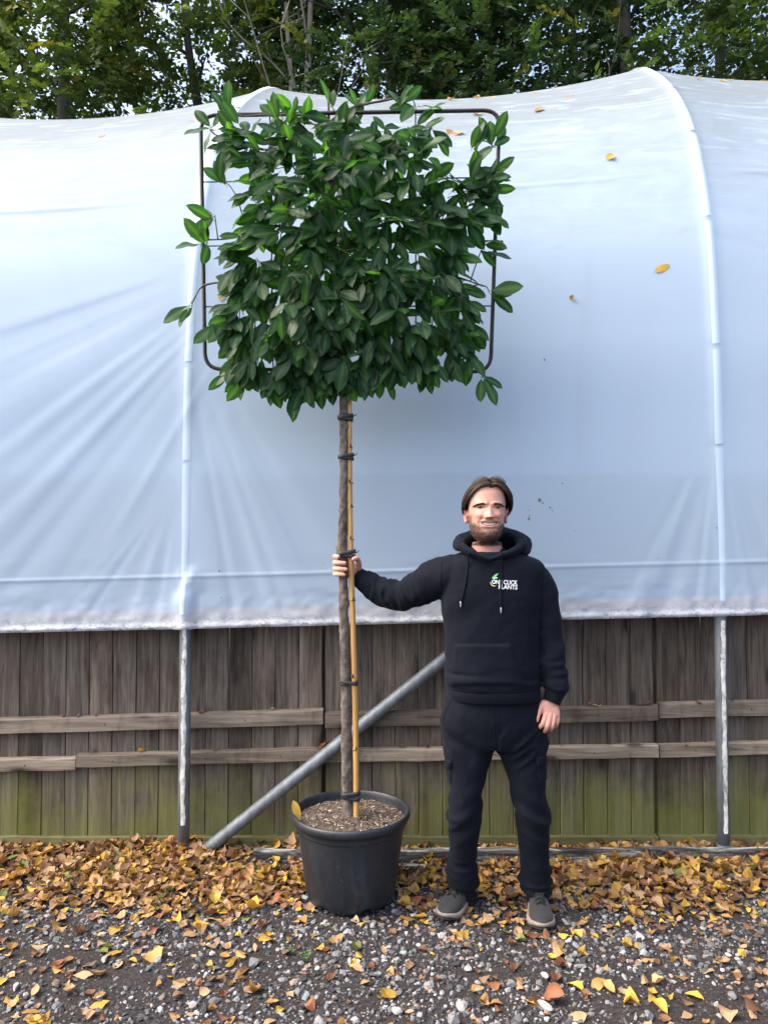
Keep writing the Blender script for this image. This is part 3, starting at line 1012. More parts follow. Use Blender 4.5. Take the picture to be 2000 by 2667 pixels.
# ------------------------------------------------------------------ leaves
def laurel_mesh(seed, L=1.0):
    r = np.random.default_rng(seed)
    n, W = 8, r.uniform(.185, .235)
    s = np.linspace(0, 1, n)
    wid = W * np.sin(np.pi * np.clip(s, 0, 1) ** 1.12) ** .66
    wid[0] = .010; wid[-1] = .004
    bend = r.uniform(.05, .28)
    fold = r.uniform(.05, .28)
    wav = r.uniform(.01, .03)
    V = []
    for k in range(n):
        x = s[k]
        z = -bend * x * x
        for e, u in enumerate((-1, -.5, 0, .5, 1)):
            y = wid[k] * u
            zz = z + abs(y) * fold - (.25 * abs(u) ** 2 * wid[k] * fold) + wav * math.sin(x * 11 + u * 2 + seed) * abs(u) * (1 if 0 < k < n - 1 else 0)
            V.append((x, y, zz))
    V = np.array(V)
    # stalk
    sv, sq, st = tube([[-.11, 0, .03], [-.05, 0, .008], [.03, 0, -.004]], [.011, .010, .007], 4)
    mb = MB()
    vein = np.array([(.9 if abs(u) < 1e-6 else 0) for k in range(n) for u in (-1, -.5, 0, .5, 1)])
    mb.add(V, grid_faces(n, 5), col=np.stack([vein, vein, vein], -1))
    mb.add(sv, sq, st, col=(1, 1, 1))
    return mb.mesh('leaf')

def laurel_material(name, c0, c1):
    m = NT(name)
    oi = m.n('ObjectInfo').outputs['Random']
    att = m.n('Attribute', attribute_name='Tint').outputs['Fac']
    rnd = m.math('FRACT', m.math('ADD', oi, att))
    vec = m.coords(rnd=True)
    nz = m.noise(vec, 6, 4, .6)
    base = m.mix(rnd, c0, c1)
    base = m.mix(m.math('MULTIPLY', nz, .4), base, m.mix(1.0, base, (1.5, 1.25, .7), 'MULTIPLY'))
    vn = m.attr()
    base = m.mix(m.math('MULTIPLY', vn, .55), base, (.10, .16, .05))
    m.set(Base_Color=base, Roughness=m.math('ADD', m.math('MULTIPLY', nz, .16), .24), Specular_IOR_Level=.16)
    wv = m.n('TexWave', wave_type='BANDS', bands_direction='DIAGONAL', inp={'Scale': 2.6, 'Distortion': 1.0})
    m.l(m.coords(), wv.inputs['Vector'])
    m.bump(m.math('ADD', m.math('MULTIPLY', wv.outputs['Fac'], .12), nz), .15, .03)
    tr = m.n('BsdfTranslucent'); m.l(m.mix(1.0, base, (3.4, 4.6, .8), 'MULTIPLY'), tr.inputs['Color'])
    mx = m.n('MixShader', inp={0: .34}); m.l(m.b.outputs[0], mx.inputs[1]); m.l(tr.outputs[0], mx.inputs[2])
    m.l(mx.outputs[0], m.out.inputs['Surface'])
    return m.m
LAUREL = laurel_material('laurel_leaf', (.010, .036, .022), (.024, .066, .032))
leaf_meshes = [laurel_mesh(900 + k) for k in range(10)]

poly = np.array([(545, 285), (590, 262), (650, 272), (720, 250), (800, 252), (850, 235), (930, 235), (1010, 240), (1075, 265), (1115, 320), (1105, 400), (1130, 455), (1190, 440), (1240, 420), (1300, 445), (1315, 500),
                 (1250, 570), (1215, 640), (1230, 720), (1290, 780), (1275, 850), (1240, 915), (1170, 955), (1090, 960), (1000, 965), (950, 985), (880, 1005), (800, 1010), (765, 1020), (690, 1000),
                 (620, 985), (560, 930), (545, 830), (540, 760), (550, 660), (600, 600), (625, 520), (610, 450), (570, 400), (560, 330)], float)
def inside(x, y):
    c = False
    n = len(poly); j = n - 1
    for i in range(n):
        xi, yi = poly[i]; xj, yj = poly[j]
        if (yi > y) != (yj > y) and x < (xj - xi) * (y - yi) / (yj - yi) + xi: c = not c
        j = i
    return c
poly[:, 0] = np.where(poly[:, 0] < 700, 700 + (poly[:, 0] - 700) * .72, poly[:, 0])
poly[:, 0] = np.where((poly[:, 0] > 1100) & (poly[:, 1] > 650), 1100 + (poly[:, 0] - 1100) * .84, poly[:, 0])
poly[:, 1] = np.where(poly[:, 1] < 420, 420 - (420 - poly[:, 1]) * .70, poly[:, 1])
poly = np.array([905, 625]) + (poly - np.array([905, 625])) * np.array([.955, .965])
r = np.random.default_rng(21)
leaves = []       # base point, direction, normal, length
twigs = []
def add_cluster(tip, nlv, px, py, depth_sign, spread=1.0, up=0.0, down=None):
    """a shoot with leaves set around its end"""
    i = np.argmin(np.linalg.norm(allb - tip, axis=1) + (allb[:, 2] > tip[2] + .1) * .1)
    b = allb[i]
    midp = (b + tip) / 2 + r.normal(0, .012, 3) + np.array([0, 0, .02])
    twigs.append((b, midp, tip))
    fx = np.clip((px - 900) / 380, -1, 1)
    fy = np.clip((620 - py) / 380, -1, 1)       # +1 top, -1 bottom
    for k in range(nlv):
        s = k / max(1, nlv - 1)
        base = tip + (midp - tip) * (.55 * s) + r.normal(0, .008, 3)
        hang = (.62 - .85 * fy) if down is None else down
        d = np.array([fx * .55, -.28 * depth_sign, -hang + up]) + r.normal(0, .62 * spread, 3) * np.array([1, .55, .8])
        d /= np.linalg.norm(d)
        n_ = np.array([0, -1.0 * depth_sign, .45]) + r.normal(0, .34, 3)
        leaves.append((base, d, n_, r.uniform(.090, .138) * (1 - .22 * max(0, fy) * max(0, d[2]))))
# dense body
pts = []
tries = 0
while len(pts) < 300 and tries < 60000:
    tries += 1
    x, y = r.uniform(530, 1320), r.uniform(230, 1025)
    if not inside(x, y): continue
    md = 22 + (10 if len(pts) < 90 else 0)
    if any((x - a) ** 2 + (y - b) ** 2 < md * md for a, b in pts): continue
    pts.append((x, y))
for x, y in pts:
    edge = min(abs(x - 560), abs(x - 1260), abs(y - 250), abs(y - 1000)) / 200
    thick = .05 + .13 * min(1, edge)
    dy = -r.uniform(.2, 1.0) * thick if r.uniform() < .74 else r.uniform(0, 1) * thick * .8
    add_cluster(T(x, y, dy), r.integers(4, 7), x, y, 1 if dy < .02 else -1)
# free shoots that stick out of the panel
for (x, y, dy, up, dn, nn) in [(590, 300, -.03, .9, 0, 4), (560, 340, -.04, .1, .2, 4), (535, 640, -.05, .1, .2, 5), (500, 800, -.05, -.1, .2, 3), (575, 845, -.05, 0, .5, 3),
                           (868, 285, -.05, .9, 0, 4), (935, 290, .02, .6, 0, 4), (1050, 285, -.03, .9, 0, 3), (1085, 290, -.03, .2, .1, 4), (760, 300, -.03, .5, .1, 4), (1120, 340, -.03, 0, .5, 5),
                           (1235, 390, -.03, 1.0, 0, 5), (1290, 385, -.02, .5, .0, 5), (1275, 470, -.03, .1, .1, 6), (1262, 560, -.03, 0, .2, 5), (1260, 640, -.03, 0, .3, 4), (1275, 765, -.03, .1, .2, 4),
                           (1255, 985, -.03, -.2, .8, 4), (1215, 930, -.03, 0, .7, 4), (640, 985, -.02, -.1, 1, 5), (770, 1015, -.03, -.2, 1, 5), (700, 985, .03, -.1, 1, 5), (600, 965, .03, -.1, 1, 4),
                           (1000, 985, -.02, -.1, .9, 4), (1100, 955, 0, -.1, 1, 5), (575, 460, -.03, .3, .2, 4), (560, 560, -.04, .3, .1, 4), (640, 350, -.03, .3, .1, 5)]:
    add_cluster(T(x, y, dy), nn, x, y, 1, .9, up, dn)
tw = MB()
for b, mdp, tip in twigs:
    tw.add(*tube([b, mdp, tip], [.0032, .0026, .0016], 5, 7))
TWIG = plain('green_twig', (.085, .085, .04), .7, .4, 30, .2)
o = sub('twigs', tw.mesh('twigs'), TWIG, tree); o['kind'] = 'stuff'

def leaf_matrix(base, d, n_, L):
    n_ = n_ - d * np.dot(n_, d); n_ /= np.linalg.norm(n_) + 1e-9
    w = np.cross(n_, d)
    M = np.eye(4)
    M[:3, 0], M[:3, 1], M[:3, 2], M[:3, 3] = d * L, w * L, n_ * L, base + d * .11 * L
    return M
leaves.sort(key=lambda e: e[0][1] + .35 * e[1][1] * e[3])      # nearest to the viewer's side first
origin = np.array(tree.location)
rest = MB(); tint = []
lverts = [get_v(m_) for m_ in leaf_meshes]
lcols, lfaces = [], []
for m_ in leaf_meshes:
    a = np.empty(len(m_.vertices) * 4, np.float32); m_.color_attributes['Col'].data.foreach_get('color', a); lcols.append(a.reshape(-1, 4)[:, :3])
    qs = [tuple(p.vertices) for p in m_.polygons]
    lfaces.append(([f for f in qs if len(f) == 4], [f for f in qs if len(f) == 3]))
for k, (b, d, n_, L) in enumerate(leaves):
    M = leaf_matrix(b, d, n_, L)
    idx = int(r.integers(0, 10))
    if k < 300:
        o = obj('leaf', leaf_meshes[idx], LAUREL, tree)
        M[:3, 3] -= origin
        o.matrix_local = Matrix(M.tolist())
    else:
        rest.add(lverts[idx] @ M[:3, :3].T + M[:3, 3], *[f for f in lfaces[idx] if f], col=lcols[idx])
        tint.append(np.full(len(lverts[idx]), r.uniform()))
rm = rest.mesh('leaf_mass')
at = rm.attributes.new('Tint', 'FLOAT', 'POINT'); at.data.foreach_set('value', np.concatenate(tint).astype(np.float32))
o = sub('leaf_mass', rm, LAUREL, tree); o['kind'] = 'stuff'
print('laurel leaves', len(leaves))

# ================================================================== TRELLIS FRAME
FRM = plain('brown_black_paint', (.028, .023, .022), .45, .3, 40, .1, spec=.45)
trellis = empty('trellis_frame', tuple(P(906, 964, TY)), 'dark metal tube training frame with thin cross bars behind the square head of leaves', 'trellis')
def FR(px, py): return P(px, py, TY + .03 + (py - 625) / 650 * .055)
cor = [(523, 300), (1301, 287), (1277, 968), (535, 961)]
pts = []
for i in range(4):
    a, b, c = np.array(cor[i - 1], float), np.array(cor[i], float), np.array(cor[(i + 1) % 4], float)
    u = (a - b) / np.linalg.norm(a - b); w = (c - b) / np.linalg.norm(c - b)
    rr_ = 44
    for f in np.linspace(0, 1, 9):
        p = b + u * rr_ * (1 - f) ** 2 + w * rr_ * f ** 2
        pts.append(FR(*p))
    for f in (.25, .5, .75):
        p = b + w * rr_ + (c - b - (w * 2 * rr_)) * f
        pts.append(FR(*p))
pts = np.array(pts)
nP = len(pts)
tn = np.roll(pts, -1, 0) - np.roll(pts, 1, 0); tn /= np.linalg.norm(tn, axis=1)[:, None]
x = np.tile(np.array([0, 1., 0]), (nP, 1)); x -= tn * (x * tn).sum(1)[:, None]; x /= np.linalg.norm(x, axis=1)[:, None]
y = np.cross(tn, x)
aa = np.linspace(0, 2 * math.pi, 10, endpoint=False)
ring = pts[:, None] + .0090 * (x[:, None] * np.cos(aa)[None, :, None] + y[:, None] * np.sin(aa)[None, :, None])
v, q, t = loft(ring, closed=True)
sub('outer_frame', MB().add(v, q).mesh('outer_frame'), FRM, trellis)
for (a, b) in [((527, 474), (1295, 462)), ((530, 641), (1288, 627)), ((533, 799), (1283, 797)), ((703, 297), (712, 964)), ((1082, 291), (1083, 966)), ((893, 294), (897, 965))]:
    v, q, t = tube([FR(*a), (FR(*a) + FR(*b)) / 2, FR(*b)], .0032, 7)
    sub('cross_bar', MB().add(v, q, t).mesh('cross_bar'), FRM, trellis)
v, q, t = tube([FR(1280, 628), FR(1302, 628)], .0028, 6)
sub('bar_end', MB().add(v, q, t).mesh('bar_end'), FRM, trellis)

# ================================================================== BAMBOO CANE AND STRAPS
m = NT('bamboo')
n1 = m.noise(m.coords(scale=(1, 1, .06)), 60, 5, .6); n2 = m.noise(m.coords(), 14, 5, .7)
c = m.ramp(n1, [(.3, (.36, .19, .055)), (.6, (.52, .31, .10)), (.8, (.60, .38, .15))])
c = m.mix(m.ramp(n2, [(.60, (0, 0, 0)), (.72, (.5, .5, .5))]), c, (.20, .12, .05))
m.set(Base_Color=c, Roughness=.45)
CANE = m.m
cb, ct = P(928, 2135, TY - .012), P(908, 1000, TY + .004)
cane = empty('bamboo_cane', tuple(cb), 'yellow bamboo cane standing in the pot, strapped alongside the knobbly stem', 'cane')
n = 240
f = np.linspace(0, 1, n)
path = cb + (ct - cb) * f[:, None]
path[:, 0] += .004 * np.sin(f * 7)
nodes_px = [1950, 1762, 1563, 1405, 1320, 1258, 1165, 1090]
rad = .0138 - .0028 * f
nz_ = []
for py in nodes_px:
    fz = (P(910, py, TY)[2] - cb[2]) / (ct[2] - cb[2])
    nz_.append(fz)
    rad = rad + .0016 * np.exp(-((f - fz) / .0035) ** 2) - .0007 * np.exp(-((f - fz - .006) / .0035) ** 2)
v, q, t = tube(path, rad, 16)
sub('cane_body', MB().add(v, q, t).mesh('cane_body'), CANE, cane)
SCAR = plain('cane_scar', (.10, .06, .03), .8, .3, 50, .3)
for k, fz in enumerate(nz_):
    p = cb + (ct - cb) * fz
    rr_ = float(np.interp(fz, f, rad))
    a = np.linspace(0, 2 * math.pi, 16, endpoint=False)
    ring = [[(p[0] + (rr_ + .0006) * math.cos(x), p[1] + (rr_ + .0006) * math.sin(x), p[2] + dz) for x in a] for dz in (-.0022, 0, .0014)]
    v, q, t = loft(ring, cap=False)
    nd = sub('node_ring', MB().add(v, q).mesh('node_ring'), SCAR, cane)
    # bud scar
    bx = (-1 if k % 2 else 1) * .3
    v, q, t = tube([(p[0] + bx * rr_, p[1] - rr_ * .95, p[2] + .002), (p[0] + bx * rr_ * .9, p[1] - rr_ * 1.0, p[2] + .010), (p[0] + bx * rr_ * .8, p[1] - rr_ * .95, p[2] + .017)], [.0035, .0038, .0006], 6)
    sub('bud_scar', MB().add(v, q, t).mesh('bud_scar'), SCAR, nd)

STRAP = plain('black_rubber', (.030, .031, .034), .55, .35, 40, .2)
strap_specs = [(2070, 10, 'black rubber strap round stem and cane just above the compost', 3), (1777, 9, 'black rubber strap round stem and cane below the hand, level with the fence boards', 2),
               (1443, 11, 'black rubber strap round stem and cane directly above the gripping hand', 2), (1190, 9, 'short black strap end on the cane halfway up the bare stem', 2),
               (1088, 10, 'black rubber strap round stem and cane a little below the leaves', 2), (1022, 8, 'black rubber strap round the stem at the fork under the leaves', 1)]
tz = path_t = np.array([P(a, b, TY) for a, b in tp])
for py, hpx, lab, nw in strap_specs:
    z = P(900, py, TY)[2]
    tc = np.array([np.interp(z, tz[:, 2], tz[:, i]) for i in range(3)])
    fz = (z - cb[2]) / (ct[2] - cb[2]); cc = cb + (ct - cb) * fz
    tr_, cr = .0235, .0150
    st = empty('tree_strap', tuple(tc), lab, 'strap', 'rubber straps on the stem')
    for w in range(nw):
        # belt loop: left half-circle round the stem, right half round the cane
        a1 = np.linspace(math.pi / 2, 1.5 * math.pi, 14); a2 = np.linspace(-math.pi / 2, math.pi / 2, 10)
        g = .0010 + .0012 * w
        pl = np.vstack([np.stack([tc[0] + (tr_ + g) * np.cos(a1), tc[1] + (tr_ + g) * np.sin(a1)], -1), np.stack([cc[0] + (cr + g) * np.cos(a2), cc[1] + (cr + g) * np.sin(a2)], -1)])
        h = hpx * .00168 * .5
        tilt = (-.12 if w == 0 else .16) * (1 if py != 1777 else -1)
        zo = (w - (nw - 1) / 2) * h * .9
        ring = []
        for x_, y_ in pl:
            zz = z + zo + (x_ - tc[0]) * tilt
            nx, ny = x_ - (tc[0] if x_ < tc[0] + .008 else cc[0]), y_ - tc[1]
            nl = math.hypot(nx, ny) + 1e-6; nx, ny = nx / nl * .0018, ny / nl * .0018
            ring.append([(x_, y_, zz - h), (x_ + nx, y_ + ny, zz - h * .9), (x_ + nx, y_ + ny, zz + h * .9), (x_, y_, zz + h)])
        v, q, t = loft(ring, closed=True)
        sub('band', MB().add(v, q).mesh('band'), STRAP, st)
    # tied tail
    e = np.array([cc[0] + cr * .9, cc[1] - .004, z + .004])
    v, q, t = tube([e, e + [.008, -.004, .003], e + [.015, -.003, .007], e + [.018, .0, .013]], [(.004, .003), (.003, .002), (.0035, .002), (.002, .0012)], 6, 10)
    sub('tail', MB().add(v, q, t).mesh('tail'), STRAP, st)

# ================================================================== GRAVEL, STONES, FALLEN LEAVES
r = np.random.default_rng(42)
ico_v = []
ph = (1 + 5 ** .5) / 2
for a in (-1, 1):
    for b in (-ph, ph):
        ico_v += [(0, a, b), (a, b, 0), (b, 0, a)]
ico_v = np.array(ico_v, float); ico_v /= np.linalg.norm(ico_v[0])
dm = np.linalg.norm(ico_v[:, None] - ico_v[None], axis=2)
el = 1.0515
ico_f = []
for i in range(12):
    for j in range(i + 1, 12):
        for k in range(j + 1, 12):
            if abs(dm[i, j] - el) < .05 and abs(dm[j, k] - el) < .05 and abs(dm[i, k] - el) < .05:
                n_ = np.cross(ico_v[j] - ico_v[i], ico_v[k] - ico_v[i])
                ico_f.append((i, j, k) if np.dot(n_, ico_v[i]) > 0 else (i, k, j))
ico_f = np.array(ico_f)

def stones_mass(n, smin, smax, seed, area, keep, power=2.2):
    """n jittered angular stones as one block of triangles"""
    r = np.random.default_rng(seed)
    x = r.uniform(area[0], area[1], n * 3); y = r.uniform(area[2], area[3], n * 3)
    ok = r.uniform(0, 1, n * 3) < keep(x, y)
    x, y = x[ok][:n], y[ok][:n]
    n = len(x)
    s = smin + (smax - smin) * r.uniform(0, 1, n) ** power
    V = ico_v[None] * (1 + r.normal(0, .20, (n, 12, 1)))
    V = V * np.stack([r.uniform(.75, 1.3, n), r.uniform(.65, 1.1, n), r.uniform(.4, .75, n)], -1)[:, None]
    a = r.uniform(0, 6.28, n); tl = r.normal(0, .35, n)
    c, s_ = np.cos(tl)[:, None], np.sin(tl)[:, None]
    V = np.stack([V[..., 0] * c - V[..., 2] * s_, V[..., 1], V[..., 0] * s_ + V[..., 2] * c], -1)
    c, s_ = np.cos(a)[:, None], np.sin(a)[:, None]
    V = np.stack([V[..., 0] * c - V[..., 1] * s_, V[..., 0] * s_ + V[..., 1] * c, V[..., 2]], -1)
    V = V * (s / 2)[:, None, None]
    z = ground_h(x, y) + s * .10
    V += np.stack([x, y, z], -1)[:, None]
    F = (ico_f[None] + (np.arange(n) * 12)[:, None, None]).reshape(-1, 3)
    pal = np.array([(.030, .031, .034), (.060, .062, .066), (.11, .115, .12), (.20, .21, .215), (.27, .28, .28), (.38, .38, .37), (.16, .12, .10), (.26, .20, .17)])
    pr = np.array([.20, .24, .23, .16, .07, .015, .06, .025]); pr /= pr.sum()
    if smax < .012: pr = np.array([.34, .30, .20, .09, .02, .0, .04, .01])
    C = pal[r.choice(8, n, p=pr / pr.sum())] * r.uniform(.85, 1.4, (n, 1))
    return V, F, C, x, y, s

def bare(x, y):
    """patches of bare dark soil"""
    p = np.stack([x, y, np.zeros_like(x)], -1)
    b = np.zeros_like(x)
    for px, py, rx, ry in ((1830, 2600, .34, .12), (1640, 2555, .16, .05), (230, 2540, .34, .10), (700, 2480, .14, .05), (1950, 2655, .3, .1), (120, 2480, .28, .06), (1290, 2530, .2, .04)):
        g = G(px, py)
        b = np.maximum(b, np.exp(-((x - g[0]) / rx) ** 2 - ((y - g[1]) / ry) ** 2))
    return np.clip(b * 1.15 + .35 * np.clip(fbm(p, 2.2, 91, 2), 0, 1), 0, 1)
def keep_st(x, y):
    return np.clip(1.0 - .93 * bare(x, y), .04, 1) * (1 - .75 * sstep(3.3, 3.6, y))
def keep_far(x, y):
    inner = (np.abs(x) < 2.4) & (y > 2.1)
    return np.where(inner, 0.0, 1.0)
STONE = NT('gravel_stone')
nz = STONE.noise(STONE.coords(), 160, 4, .7)
STONE.set(Base_Color=STONE.mix(nz, STONE.mix(1.0, STONE.attr(), (.7, .68, .66), 'MULTIPLY'), STONE.mix(1.0, STONE.attr(), (1.25, 1.25, 1.25), 'MULTIPLY')), Roughness=.75, Specular_IOR_Level=.35)
STONE.bump(nz, .4, .004)
A = (-2.45, 2.45, 2.15, 3.72)
grp = [stones_mass(26000, .0035, .010, 1, A, lambda x, y: np.clip(1 - .55 * bare(x, y), 0, 1)), stones_mass(18000, .008, .022, 2, A, keep_st), stones_mass(2600, .018, .034, 3, A, keep_st), stones_mass(5000, .01, .035, 4, (-4, 4, .5, 3.7), keep_far)]
V = np.concatenate([g[0].reshape(-1, 3) for g in grp])
off, F = 0, []
for g in grp:
    F.append(g[1] + off); off += g[0].shape[0] * 12
me = mk_mesh('gravel', V, np.concatenate(F), False)
vcol(me, np.concatenate([np.repeat(g[2], 12, 0) for g in grp]))
o = obj('gravel', me, STONE.m)
tag(o, 'mixed grey and black gravel scattered over dark soil', 'gravel', kind='stuff')

# larger stones one can point at
def stone_mat(name, col):
    m = NT(name)
    nz = m.noise(m.coords(rnd=True), 1.6, 6, .7)
    oi = m.n('ObjectInfo').outputs['Random']
    c = m.mix(oi, tuple(x * .72 for x in col), tuple(x * 1.2 for x in col))
    m.set(Base_Color=m.mix(nz, m.mix(1., c, (.6, .6, .6), 'MULTIPLY'), m.mix(1., c, (1.25, 1.25, 1.22), 'MULTIPLY')), Roughness=.78)
    m.bump(nz, .4, .1)
    return m.m
def stone_mesh(seed):
    r = np.random.default_rng(seed)
    # subdivided icosahedron, planed off by random cuts so it is angular
    v = [tuple(p) for p in ico_v]; f = []
    cache = {}
    def midp(i, j):
        k = (min(i, j), max(i, j))
        if k not in cache:
            p = (np.array(v[i]) + np.array(v[j])) / 2; p /= np.linalg.norm(p); v.append(tuple(p)); cache[k] = len(v) - 1
        return cache[k]
    for a, b, c in ico_f:
        ab, bc, ca = midp(a, b), midp(b, c), midp(c, a)
        f += [(a, ab, ca), (b, bc, ab), (c, ca, bc), (ab, bc, ca)]
    p = np.array(v)
    for k in range(9):
        n_ = r.normal(0, 1, 3); n_ /= np.linalg.norm(n_); h = r.uniform(.38, .75)
        d = p @ n_ - h
        p = p - np.clip(d, 0, None)[:, None] * n_
    p *= np.array([r.uniform(.85, 1.25), r.uniform(.75, 1.0), r.uniform(.5, .75)]) * .5
    p += r.normal(0, .012, p.shape)
    return mk_mesh('stone', p, np.array(f), False)
kinds = [('pale', (.34, .34, .33), 'pale grey angular stone lying proud of the gravel'), ('mid', (.17, .175, .18), 'mid grey angular stone lying in the gravel'),
         ('dark', (.065, .068, .074), 'dark blue grey stone lying in the gravel'), ('brown', (.24, .18, .15), 'pinkish brown stone lying in the gravel')]
smesh = {k: [] for k, _, _ in kinds}
for ki, (k, c, l) in enumerate(kinds):
    mm = stone_mat('stone_' + k, c)
    for j in range(5):
        me = stone_mesh(600 + ki * 10 + j); me.materials.append(mm); smesh[k].append(me)
cnt = 0
big = [(65, 2380, 'pale', .05), (1420, 2540, 'pale', .048), (1420, 2620, 'pale', .055), (1330, 2560, 'mid', .045), (1220, 2518, 'pale', .04), (1650, 2440, 'mid', .05), (1640, 2585, 'pale', .035), (1035, 2630, 'pale', .05), (1205, 2620, 'pale', .055),
       (1180, 2660, 'mid', .06), (660, 2505, 'mid', .055), (780, 2585, 'mid', .05), (275, 2495, 'pale', .04), (312, 2503, 'mid', .035), (45, 2565, 'pale', .038), (1690, 2640, 'mid', .05), (1665, 2440, 'pale', .05), (1930, 2270, 'mid', .06), (1905, 2290, 'mid', .05), (1530, 2345, 'mid', .045), (1500, 2325, 'dark', .055)]
while cnt < 190:
    if cnt < len(big):
        px, py, k, s = big[cnt]
        g = G(px, py)
    else:
        g = np.array([r.uniform(-1.75, 1.75), 2.38 + (3.45 - 2.38) * r.uniform() ** 1.2, 0])
        if r.uniform() > keep_st(g[:1], g[1:2])[0]: continue
        k = ['pale', 'mid', 'dark', 'brown'][r.choice(4, p=[.24, .42, .25, .09])]
        s = r.uniform(.020, .040)
    x, y = float(g[0]), float(g[1])
    o = obj('stone', smesh[k][int(r.integers(0, 5))], None, None, (x, y, float(ground_h(np.array([x]), np.array([y]))[0]) + s * .20), (r.normal(0, .3), r.normal(0, .3), r.uniform(0, 6.28)), (s,) * 3)
    lab = [l for kk_, _, l in kinds if kk_ == k][0]
    if s > .041: lab = 'large ' + lab
    if (x - PX) ** 2 + (y - PY0) ** 2 < .45 ** 2: zn = ' beside the black pot'
    elif .15 < x < .85 and 2.8 < y < 3.4: zn = " by the man's shoes"
    elif y > 3.1: zn = ' among fallen leaves'
    else: zn = ' well away from the fence'
    tag(o, lab + zn, 'stone', k + ' stones' + zn)
    cnt += 1

# ------------------------------------------------------------------ fallen leaves
def fallen_mesh(seed, shape):
    r = np.random.default_rng(seed)
    n = 7
    s = np.linspace(0, 1, n)
    if shape == 0: w = np.array([.03, .20, .31, .34, .28, .15, .01])          # ovate
    elif shape == 1: w = np.array([.03, .14, .23, .27, .23, .13, .01])        # narrow
    else: w = np.array([.08, .33, .42, .40, .33, .20, .02])                   # broad
    w = w * r.uniform(.9, 1.1, n)
    cl, ct = r.uniform(-1.6, 2.2), r.uniform(-1.0, 1.5)                # curl across, curl along
    tw = r.normal(0, .5)
    V = []
    for k in range(n):
        for u in (-1, 0, 1):
            y = w[k] * u * (1 + (r.normal(0, .09) if u else 0))
            z = cl * y * y * 1.6 + ct * .35 * (s[k] - .5) ** 2 * 2 + tw * y * (s[k] - .5) * .5 + (.04 if u else 0) + r.normal(0, .014)
            V.append((s[k] - .5 + r.normal(0, .02), y, z))
    V = np.array(V)
    sv = np.array([(-.5, -.008, V[1][2]), (-.5, .008, V[1][2]), (-.5 - r.uniform(.2, .4), r.normal(0, .08), V[1][2] + r.uniform(-.02, .12))])
    mb = MB().add(V, grid_faces(n, 3)).add(sv, [(0, 1, 2)])
    V = np.vstack(mb.v)
    return mb
fm = [fallen_mesh(700 + k, k % 3) for k in range(24)]
FMV = [np.vstack(m_.v) for m_ in fm]
FMF = [[np.concatenate(a) for a in m_.f.values()] for m_ in fm]
fcols = [('yellow', (.58, .37, .06)), ('ochre', (.45, .255, .08)), ('tan', (.42, .265, .15)), ('brown', (.20, .10, .05)), ('rust', (.25, .10, .045)), ('green', (.16, .20, .045)), ('buff', (.50, .33, .17))]
fprob = np.array([.19, .24, .21, .16, .06, .03, .11])
def litter(x, y):
    """how thick the leaves lie"""
    p = np.stack([x, y, np.zeros_like(x)], -1)
    nz = fbm(p, 1.7, 95, 3)
    left = sstep(3.13 , 3.42, y + .10 * nz - .05 * np.sin(x * 2))
    right = sstep(2.86, 3.45, y + .14 * nz) * .62
    w = sstep(-.15, .25, x)
    base = left * (1 - w) + np.maximum(right, .0) * w
    # bare strip beside the pole foot and left patch of leaves at the edge
    return np.clip(base * (.8 + .5 * nz) + .035 + .03 * np.clip(nz, 0, 1), 0, 1)
def place_leaf(mb_i, x, y, z, s, r, lift):
    V = FMV[mb_i] * s
    a, t1, t2 = r.uniform(0, 6.28), r.normal(0, .38 * lift + .12), r.normal(0, .38 * lift + .12)
    M = np.array((Matrix.Rotation(a, 3, 'Z') @ Matrix.Rotation(t1, 3, 'X') @ Matrix.Rotation(t2, 3, 'Y')).to_3x3())
    V = V @ M.T
    return V + np.array([x, y, z - V[:, 2].min() * .55])
def pick_col(r):
    i = r.choice(7, p=fprob)
    return i
r = np.random.default_rng(55)
mb = MB()
N = 0
cand = []
NX = 90000
xx_, yy_ = r.uniform(-2.5, 2.5, NX), r.uniform(2.15, 3.715, NX)
LL_ = litter(xx_, yy_)
ok = (r.uniform(0, 1, NX) < LL_) & ((xx_ - PX) ** 2 + (yy_ - PY0) ** 2 > .188 ** 2)
xx_, yy_, LL_ = xx_[ok][:8500], yy_[ok][:8500], LL_[ok][:8500]
hh_ = ground_h(xx_, yy_)
for x, y, L, h_ in zip(xx_, yy_, LL_, hh_):
    s = r.uniform(.022, .052) if r.uniform() < .85 else r.uniform(.05, .072)
    z = h_ + r.uniform(0, .045) * L + .004
    if y > 2.35 and len(cand) < 1400 and r.uniform() < .35 and abs(x) < (y * .52):
        cand.append((x, y, z + .010 * L, s)); continue
    ci = pick_col(r)
    c = np.array(fcols[ci][1]) * r.uniform(.55, 1.25) * (1 - .35 * (r.uniform() < .3))
    k = int(r.integers(0, 24))
    mb.add(place_leaf(k, x, y, z, s, r, L), *FMF[k], col=c)
# wider surroundings, thinner
for k in range(900):
    x, y = r.uniform(-4, 4), r.uniform(.6, 3.7)
    if abs(x) < 2.5 and y > 2.15: continue
    V = place_leaf(int(r.integers(0, 24)), x, y, .01, r.uniform(.03, .07), r, .3)
    mb.add(V, *FMF[0], col=np.array(fcols[pick_col(r)][1]) * r.uniform(.6, 1.2))
FALL = leaf_mat('fallen_leaf', attr=True, rough=.6, trans=.18, tcol=(1.3, 1.2, .9), spec=.35)
